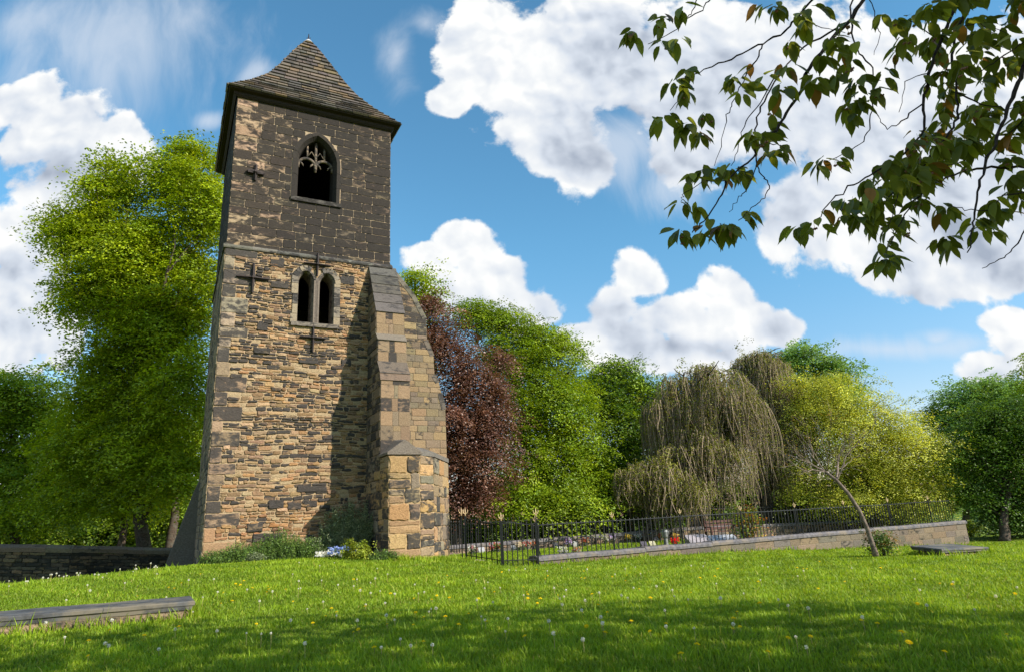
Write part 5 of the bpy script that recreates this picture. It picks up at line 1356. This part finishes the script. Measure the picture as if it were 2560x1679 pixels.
def cherry():
    rs=np.random.default_rng(77)
    b=np.array([8.6,.6,0]); b[2]=gz1(8.6,.6)-.1
    T=thing('cherry_tree','cherry tree whose leafy branches hang into the upper right of the picture','tree',tuple(b))
    crotch=b+np.array([-.5,.3,2.3]); mb=MB(); mb.tube(limb(b,crotch,rs,6,.03),[.30,.24,.22,.21,.20,.19,.18],10); mb.build('trunk',M_bark,T,True)
    cp=lambda x,y,D:pt(1500+x*CK,y*CK,D)
    BR=[ # (depth start, depth end, r0, r1, points)
     (3.0,2.6,.0115,.0022,[(1470,-60),(1360,100),(1220,260),(1130,370),(1080,510),(1010,620),(960,700),(870,790),(830,850),(690,980),(650,1080),(560,1200),(500,1260)]),
     (3.3,3.0,.0085,.0022,[(1200,-70),(1160,-20),(1060,110),(1000,180),(880,230),(780,290),(640,350),(500,410),(430,430)]),
     (3.2,2.9,.0045,.0014,[(880,240),(850,330),(800,400),(720,560),(690,620),(665,760),(620,900)]),
     (3.0,2.9,.003,.0014,[(500,410),(440,530),(380,600)]),
     (3.1,2.7,.0055,.0016,[(1290,150),(1100,260),(990,380),(900,520),(850,640),(835,780),(850,900),(880,960),(925,1010),(890,1070),(830,1130),(750,1195)]),
     (3.0,2.8,.0035,.0014,[(960,390),(870,560),(790,660),(760,780),(710,900)]),(2.8,2.7,.003,.0014,[(835,780),(850,900),(800,1020),(750,1080),(700,1150)]),
     (3.1,3.0,.004,.0016,[(560,-120),(600,-10),(550,60),(440,120),(420,150),(330,205),(260,240)]),(3.1,3.05,.004,.0016,[(570,-90),(530,-10),(490,80),(440,120)]),
     (3.2,2.9,.0055,.0016,[(1400,-60),(1360,30),(1370,180),(1400,290),(1480,370),(1480,560),(1470,690),(1430,760),(1330,830),(1240,870)]),
     (3.3,3.2,.0035,.0014,[(1440,-60),(1465,-10),(1490,100),(1515,190),(1485,300)]),(2.9,2.8,.0025,.0012,[(1050,100),(1200,150),(1330,180)]),
     (3.0,2.7,.0105,.002,[(1990,-80),(1950,-20),(1890,130),(1850,220),(1780,400),(1755,560),(1760,700),(1650,840),(1500,930),(1380,1000),(1250,1090),(1170,1190)]),
     (3.2,2.8,.009,.0018,[(2040,-80),(2000,-10),(1940,150),(1910,300),(1930,500),(1940,640),(1880,740),(1770,880),(1650,980),(1560,1080),(1480,1190),(1420,1210)]),
     (2.7,2.5,.0105,.002,[(2420,100),(2310,330),(2240,500),(2190,640),(2140,780),(2080,920),(2050,1040),(2040,1150),(2020,1250),(1990,1370)]),
     (3.0,2.8,.0075,.0016,[(2500,880),(2310,900),(2120,905),(1960,930),(1800,1000),(1700,1090),(1640,1180),(1590,1290),(1550,1370)]),
     (2.6,2.6,.004,.0014,[(2480,1160),(2310,1250),(2240,1350),(2160,1410),(2070,1455)]),(2.8,2.8,.005,.0016,[(2450,150),(2310,220),(2150,330),(2050,390),(1950,460)]),
     (2.9,2.9,.005,.0016,[(2450,560),(2310,640),(2180,760),(2080,820),(1900,900),(1760,880)]),(2.7,2.7,.004,.0014,[(2450,1000),(2310,1050),(2180,1060),(2110,1140),(1980,1140),(1880,1110)]),
     (2.9,2.8,.004,.0014,[(1755,560),(1640,660),(1560,700),(1500,620)]),(2.8,2.8,.004,.0014,[(1930,500),(2060,560),(2200,600),(2300,560)]),(3.1,3.0,.004,.0014,[(1850,220),(1700,120),(1620,100)]),
     (3.0,2.9,.003,.0012,[(1780,400),(1660,440),(1620,610)]),(2.9,2.8,.003,.0012,[(1940,150),(2050,120),(2200,180)]),(2.8,2.7,.003,.0012,[(1650,980),(1600,1100),(1560,1250)]),
     (3.0,2.9,.0028,.0012,[(870,790),(960,780),(1000,800)]),(2.8,2.7,.0025,.0012,[(690,980),(560,985),(450,1060),(440,1090)])]
    mb=MB(); segs=[]
    for d0,d1,r0,r1,P in BR:
        W=[cp(x,y,d0+(d1-d0)*i/(len(P)-1)) for i,(x,y) in enumerate(P)]
        # densify with a little knobbly wander
        Q=[];R=[]
        for i in range(len(W)-1):
            for j in range(4): Q.append(W[i]+(W[i+1]-W[i])*j/4+(rs.normal(0,.004,3) if j or i else 0)); R.append(r0+(r1-r0)*((i+j/4)/(len(W)-1))**.8)
        Q.append(W[-1]);R.append(r1); R=[r*rs.uniform(.9,1.25) for r in R]
        mb.tube(Q,R,6); segs.append(Q)
        top=W[0]
        if P[0][1]<0 or P[0][0]>2350:   # joins a limb of the crown outside the frame
            tgt=crotch+(np.array([3.2,1.5,2.6])-crotch)*rs.uniform(.35,.8)+rs.normal(0,.3,3)
            m=(top+tgt)/2+np.array([.5,-.4,.5]); mb.tube([top,m,tgt,crotch],[r0,r0*1.8,r0*3.5,.07],6)
    for i in range(22):
        tgt=np.array([6.6,1.2,3.4])+rs.normal(0,1,3)*[1.8,1.4,1.0]; mb.tube(limb(crotch,tgt,rs,6,.1,.08),np.linspace(.09,.015,7),6)
    mb.build('branches',M_twig,T,True)
    CL=[(170,170,8),(330,100,6),(440,30,3),(330,230,4),(420,200,3),(470,380,4),(400,430,5),(450,480,3),(340,620,4),(430,640,2),(470,690,6),(560,610,2),(540,710,5),(720,420,8),(760,470,4),(830,350,2),(890,400,2),(920,580,1),(980,470,5),(1000,350,4),(950,30,6),(880,20,3),(1080,60,5),(1100,120,5),(1020,220,4),(1170,40,3),(1200,300,6),(1180,420,5),(1250,200,5),(1330,120,3),(1340,230,4),(1270,390,3),(1340,330,3),(1150,430,3),(820,720,6),(920,690,4),(880,740,3),(920,820,4),(990,780,3),(560,910,6),(500,940,4),(720,900,7),(660,920,5),(790,920,4),(450,1090,4),(510,1090,3),(440,1250,6),(540,1235,3),(650,1210,8),(720,1200,6),(790,1150,3),(1380,440,7),(1400,520,6),(1350,560,4),(1480,490,4),(1370,620,3),(1540,370,3),(1200,860,5),(1280,860,2),(1320,790,1),(1180,1130,1),(1080,1210,5),(1160,1200,2),(1320,1170,5),(1400,1170,7),(1500,1190,5),(1560,1230,4),(1640,1240,2),(1540,1310,3),(1540,1390,7),(1600,1390,2),(1850,1110,6),(1880,1140,4),(1860,1270,6),(1880,1300,3),(1640,200,4),(1600,100,4),(1520,70,2),(1700,80,4),(1600,260,3),(2050,1180,7),(2120,1080,6),(2200,850,5),(2180,1130,5),(2250,940,5),(2080,1220,4),(2270,1060,5),(2220,1010,4)]
    nodes=[];cnt=[];sz=[]
    for x,y,k in CL: nodes.append(cp(x,y,rs.uniform(2.65,3.05))); cnt.append(max(2,int(k*1.5+.5))); sz.append(1)
    for i in range(140):   # dense part near the upper right corner
        if rs.uniform()<.62: x,y=rs.uniform(1720,2420),rs.uniform(-80,760)
        else:
            t=rs.uniform(); x=1480+t*560+rs.normal(0,80); y=1080-t*330+rs.normal(0,90)
        if x<1650 and y<600: continue
        if x>1950 and 780<y and rs.uniform()<.6: continue
        nodes.append(cp(x,y,rs.uniform(2.6,3.5))); cnt.append(int(rs.integers(4,9))); sz.append(1)
    # crown outside the picture: it shades the lawn and these branches
    k=0
    while k<CROWN_N:
        p=rs.normal(size=3); p/=np.linalg.norm(p); p*=rs.uniform(0,1)**.33; p=p*CROWN_R+CROWN_C
        if rs.uniform()<.35:
            pass
        px,py,dd=proj(p)
        if dd>.0 and -150<px<2560+150 and py>-170 : continue
        if np.linalg.norm(p)<2.0: continue
        nodes.append(p); cnt.append(int(rs.integers(4,8))); sz.append(1.5); k+=1
    nodes=np.array(nodes); cnt=np.array(cnt); idx=np.repeat(np.arange(len(nodes)),cnt); m=len(idx); szs=np.array(sz)[idx]
    a=rs.uniform(0,2*np.pi,m); dn=rs.uniform(.35,2.0,m); dv=np.stack([np.cos(a),np.sin(a),-dn],1)
    nr=np.stack([np.cos(a)*.9,np.sin(a)*.9,np.full(m,.9)],1)+rs.normal(0,.28,(m,3))
    base=nodes[idx]+rs.normal(0,.012,(m,3))+dv/np.linalg.norm(dv,axis=1,keepdims=True)*.018
    V,F,nv=leaf_shapes(base,dv,nr,rs.uniform(.068,.112,m)*szs,rs)
    cols=np.array([(.155,.18,.028),(.185,.21,.032),(.12,.145,.023),(.27,.30,.035),(.26,.13,.035)])
    ci=rs.choice(5,m,p=[.34,.27,.22,.115,.055]); cc=cols[ci]*rs.uniform(.75,1.25,(m,1))
    mesh_np('leaves',V,F,M_cherry,T,np.repeat(cc,nv,0),True)
    # faded blossom stalks
    mb=MB(); bl=MB()
    for i in rs.choice(240,75,replace=False):
        p=nodes[i]
        for j in range(int(rs.integers(1,4))):
            q=p+np.array([rs.normal(0,.015),rs.normal(0,.015),-rs.uniform(.03,.06)]); mb.tube([p,(p+q)/2+rs.normal(0,.004,3),q],.0009,3,cap=False)
            for w in range(5): 
                an=w*1.256; r_=.009; c_=q+np.array([math.cos(an)*r_,math.sin(an)*r_,-.003]); bl.tube([q,c_],[.002,.0045],4,(.42,.24,.24))
    o1=mb.build('flower_stalks',M_twig,T); o2=bl.build('faded_blossom',M_petal,T); o1['kind']='stuff'; o2['kind']='stuff'
CROWN_N=6500; CROWN_C=np.array([6.6,.9,4.0]); CROWN_R=np.array([5.6,4.3,2.2])
cherry()
# ------------------------------------------------------------------ grass
def grass():
    rs=np.random.default_rng(3); N=720000
    # screen-space-even density: sample forward distance with pdf ~ 1/y
    y=3.6*(30/3.6)**(rs.uniform(0,1,N)**1.15); x=rs.uniform(-1,1,N)*(.95*y+2.2)
    keep=np.ones(N,bool)
    # keep the blades off the tower, the slabs and the garden behind the wall
    ru=(x-TC[0])*TU[0]+(y-TC[1])*TU[1]; rv=(x-TC[0])*TV[0]+(y-TC[1])*TV[1]
    keep&=~((ru>-.9)&(ru<6.5)&(rv>-.02)&(rv<5.2)); keep&=~((ru>4.1)&(ru<4.95)&(rv>-2.15)&(rv<.1)); keep&=~((ru>4.9)&(ru<6.5)&(rv>-2.1+(ru-4.95)*1.35)&(rv<.1))
    def inpoly(P):
        ins=np.ones(N,bool); c=np.mean(P,0)
        for i in range(4):
            a=P[i];b=P[(i+1)%4]; s=(b[0]-a[0])*(y-a[1])-(b[1]-a[1])*(x-a[0]); sc=(b[0]-a[0])*(c[1]-a[1])-(b[1]-a[1])*(c[0]-a[0]); ins&=(s*np.sign(sc)>0.02)
        return ins
    keep&=~inpoly([B2,A,A+bk*.80,B2+bk*.80]); keep&=~inpoly(TR)
    sw=(x-W0[0])*nW[0]+(y-W0[1])*nW[1]; al=(x-W0[0])*dW[0]+(y-W0[1])*dW[1]
    keep&=~((sw<.02)&(sw>-.45)&(al>-.1))
    x=x[keep];y=y[keep]; n=len(x); z=gz(x,y)
    # patches
    pn=np.sin(x*1.7+np.sin(y*1.1)*2)*np.cos(y*1.9+np.sin(x*.9)*1.5); pn2=np.sin(x*5.1+y*2.3)*np.sin(y*4.7-x*1.9)
    h=(.030+.022*rs.uniform(0,1,n)+.014*(pn2>.3)*rs.uniform(0,1,n))*(1+.25*pn)*(1+.02*y)
    tall=rs.uniform(0,1,n)<.012; h=np.where(tall,h*2.1,h)
    ru=(x-TC[0])*TU[0]+(y-TC[1])*TU[1]; rv=(x-TC[0])*TV[0]+(y-TC[1])*TV[1]
    near=((rv<.0)&(rv>-.25)&(ru>-1)&(ru<7))|((rv<-1.5)&(rv>-2.6)&(ru>4)&(ru<6.8)); h=np.where(near,h*2.0,h)
    def rim(Pq,g):
        c_=np.mean(Pq,0)[:2]; ins=np.ones(n,bool)
        for i in range(4):
            a_=Pq[i][:2]; b_=Pq[(i+1)%4][:2]; nn_=np.array([b_[1]-a_[1],-(b_[0]-a_[0])]); nn_=nn_/np.linalg.norm(nn_)
            if nn_@(c_-a_)>0: nn_=-nn_
            ins&=((x-a_[0])*nn_[0]+(y-a_[1])*nn_[1])<g
        return ins
    rm=(rim([B2,A,A+bk*.80,B2+bk*.80],.10)|rim(TR,.14))&(rs.uniform(0,1,n)<.6); h=np.where(rm,h*rs.uniform(1.3,3.0,n),h)
    sw=(x-W0[0])*nW[0]+(y-W0[1])*nW[1]; h=np.where((np.abs(sw)<.2)&(x>W0[0]-.3)&(rs.uniform(0,1,n)<.6),h*rs.uniform(1.2,2.6,n),h)
    w=.0022+.00062*y; a=rs.uniform(0,6.283,n); lean=rs.uniform(.1,.9,n); la=a+rs.uniform(-1,1,n)+1.57
    bx=np.cos(a)*w;by=np.sin(a)*w; lx=np.cos(la)*lean*h; ly=np.sin(la)*lean*h
    z0=z-.008
    P=np.stack([np.stack([x-bx,y-by,z0],1),np.stack([x+bx,y+by,z0],1),np.stack([x+bx*.7+lx*.4,y+by*.7+ly*.4,z0+h*.62],1),np.stack([x-bx*.7+lx*.4,y-by*.7+ly*.4,z0+h*.62],1),np.stack([x+lx,y+ly,z0+h],1)],1)
    i=np.arange(n)[:,None]*5; Q=i+np.array([[0,1,2,3]]); Tt=i+np.array([[3,2,4]])
    cols=np.array([(.115,.185,.018),(.135,.205,.020),(.095,.16,.016),(.17,.215,.035),(.22,.22,.08)]); ci=rs.choice(5,n,p=[.36,.3,.22,.10,.02])
    c=cols[ci]*rs.uniform(.8,1.2,(n,1))*(1+.16*pn2[:,None])*(1+.18*pn[:,None]*np.array([[1.2,1,.6]])); c=np.repeat(c,5,0)
    o=mesh_np('grass',P.reshape(-1,3),[Q,Tt],M_grass,None,c,False,(0,8,gz1(0,8))); tag(o,'short sunlit green lawn grass in front of the tower','grass',kind='stuff')
grass()
# ------------------------------------------------------------------ dandelions
def dandelions():
    rs=np.random.default_rng(12); 
    mb=MB(); 
    V,F=[],[]
    d=rs.normal(size=(70,3)); d/=np.linalg.norm(d,axis=1,keepdims=True); r=.019
    hb=MB(); hb.tube([(0,0,-.004),(0,0,0),(0,0,.004)],[.002,.004,.002],5,(.35,.3,.2))
    for k in range(70): hb.tube([d[k]*.004,d[k]*r],[.0003,.0005],3,(.7,.7,.66),cap=False)
    P=d*r; V,F=leaf_quads(P,d,np.full(70,.009),rs,1.0); 
    for q in V.reshape(-1,4,3): hb.add(q,[(0,1,2,3)],(.78,.78,.74))
    head=hb.build('seed_head',M_petal,None,False,(0,0,0))
    sb=MB(); sb.tube([(0,0,-.14),(.004,0,-.07),(0,0,0)],.0022,4,(.30,.25,.10)); stalk=sb.build('stalk',M_twigs,None,False,(0,0,0))
    yb=MB()
    for ring,(rr,zz,n) in enumerate(((.021,.0,16),(.014,.004,12),(.007,.007,7))):
        for k in range(n):
            a=k/n*6.283+ring*.3; c_=np.array([math.cos(a),math.sin(a),0]); s_=np.array([-c_[1],c_[0],0])
            yb.add([c_*rr*.15+TZ*zz,c_*rr*.7+s_*.003+TZ*(zz+.004),c_*rr+TZ*(zz+.003),c_*rr*.7-s_*.003+TZ*(zz+.004)],[(0,1,2,3)],(.85,.66,.015))
    yhead=yb.build('flower_head',M_petal,None,False,(0,0,0))
    def put(kind,px,py,D=None,h=None):
        # march the pixel ray to the ground
        r_=ray(px,py); t=2.5
        while t<34:
            p=r_*(t/r_[1])
            if p[2]<gz1(p[0],p[1]): break
            t+=.12
        if t>=30: return
        p=r_*(t/r_[1]); g=gz1(p[0],p[1]); 
        q=p[:2]-TC[:2]; u_=q@TU[:2]; v_=q@TV[:2]
        if v_>-.9 and -1<u_<7: return
        if (p[0]-W0[0])*nW[0]+(p[1]-W0[1])*nW[1]<.3 and p[0]>W0[0]-1: return
        hh=h if h else (rs.uniform(.07,.15) if kind=='c' else rs.uniform(.045,.075))
        lab=('round white dandelion seed head on a thin stalk in the lawn','dandelion clock','white dandelion seed heads in the lawn') if kind=='c' else ('yellow dandelion flower low in the lawn','dandelion','yellow dandelion flowers in the lawn')
        T=thing('dandelion_clock' if kind=='c' else 'dandelion_flower',lab[0],lab[1],(p[0],p[1],g),lab[2])
        tx,ty=rs.normal(0,.15,2)
        o=(head if kind=='c' else yhead).copy(); COL.objects.link(o); o.parent=T; o.location=(0,0,hh); s=rs.uniform(.5,.95)*(1.5 if kind=='y' else 1); o.scale=(s,s,s); o.rotation_euler=(tx,ty,rs.uniform(0,6))
        if kind=='y': o.rotation_euler=(rs.uniform(-.1,.55),ty,rs.uniform(-1,1))
        o=stalk.copy(); COL.objects.link(o); o.parent=T; o.location=(0,0,hh); o.scale=(1,1,hh/.13)
    spots=[(110,1590),(130,1553),(1190,1410+60),(255,1455),(900,1560-60),(470,1495-28),(540,1610),(1500,1590-80)]
    n=0
    for i in range(135):
        t=rs.uniform()**1.5; px=rs.uniform(0,2560); y0=1468-(px/2560)*62+(20 if 560<px<1300 else 0); py=y0+t*(1660-y0)
        if rs.uniform()<.35: px=1150+rs.normal(0,330); py=y0+abs(rs.normal(0,70))
        if 0<px<2560: put('c',px,py)
    for px in list(rs.uniform(0,420,26)): put('c',px,1468-px*.105+rs.uniform(0,9),h=rs.uniform(.08,.17))
    for px,py in spots: put('c',px,py)
    for i in range(125):
        t=rs.uniform()**1.3; px=rs.uniform(200,2560); y0=1450-(px/2560)*50; py=y0+t*(1670-y0)
        if rs.uniform()<.3: px=1300+rs.normal(0,300); py=y0+abs(rs.normal(0,80))
        if 0<px<2560: put('y',px,py)
    for o in(head,stalk,yhead): bpy.data.objects.remove(o,do_unlink=True)
dandelions()
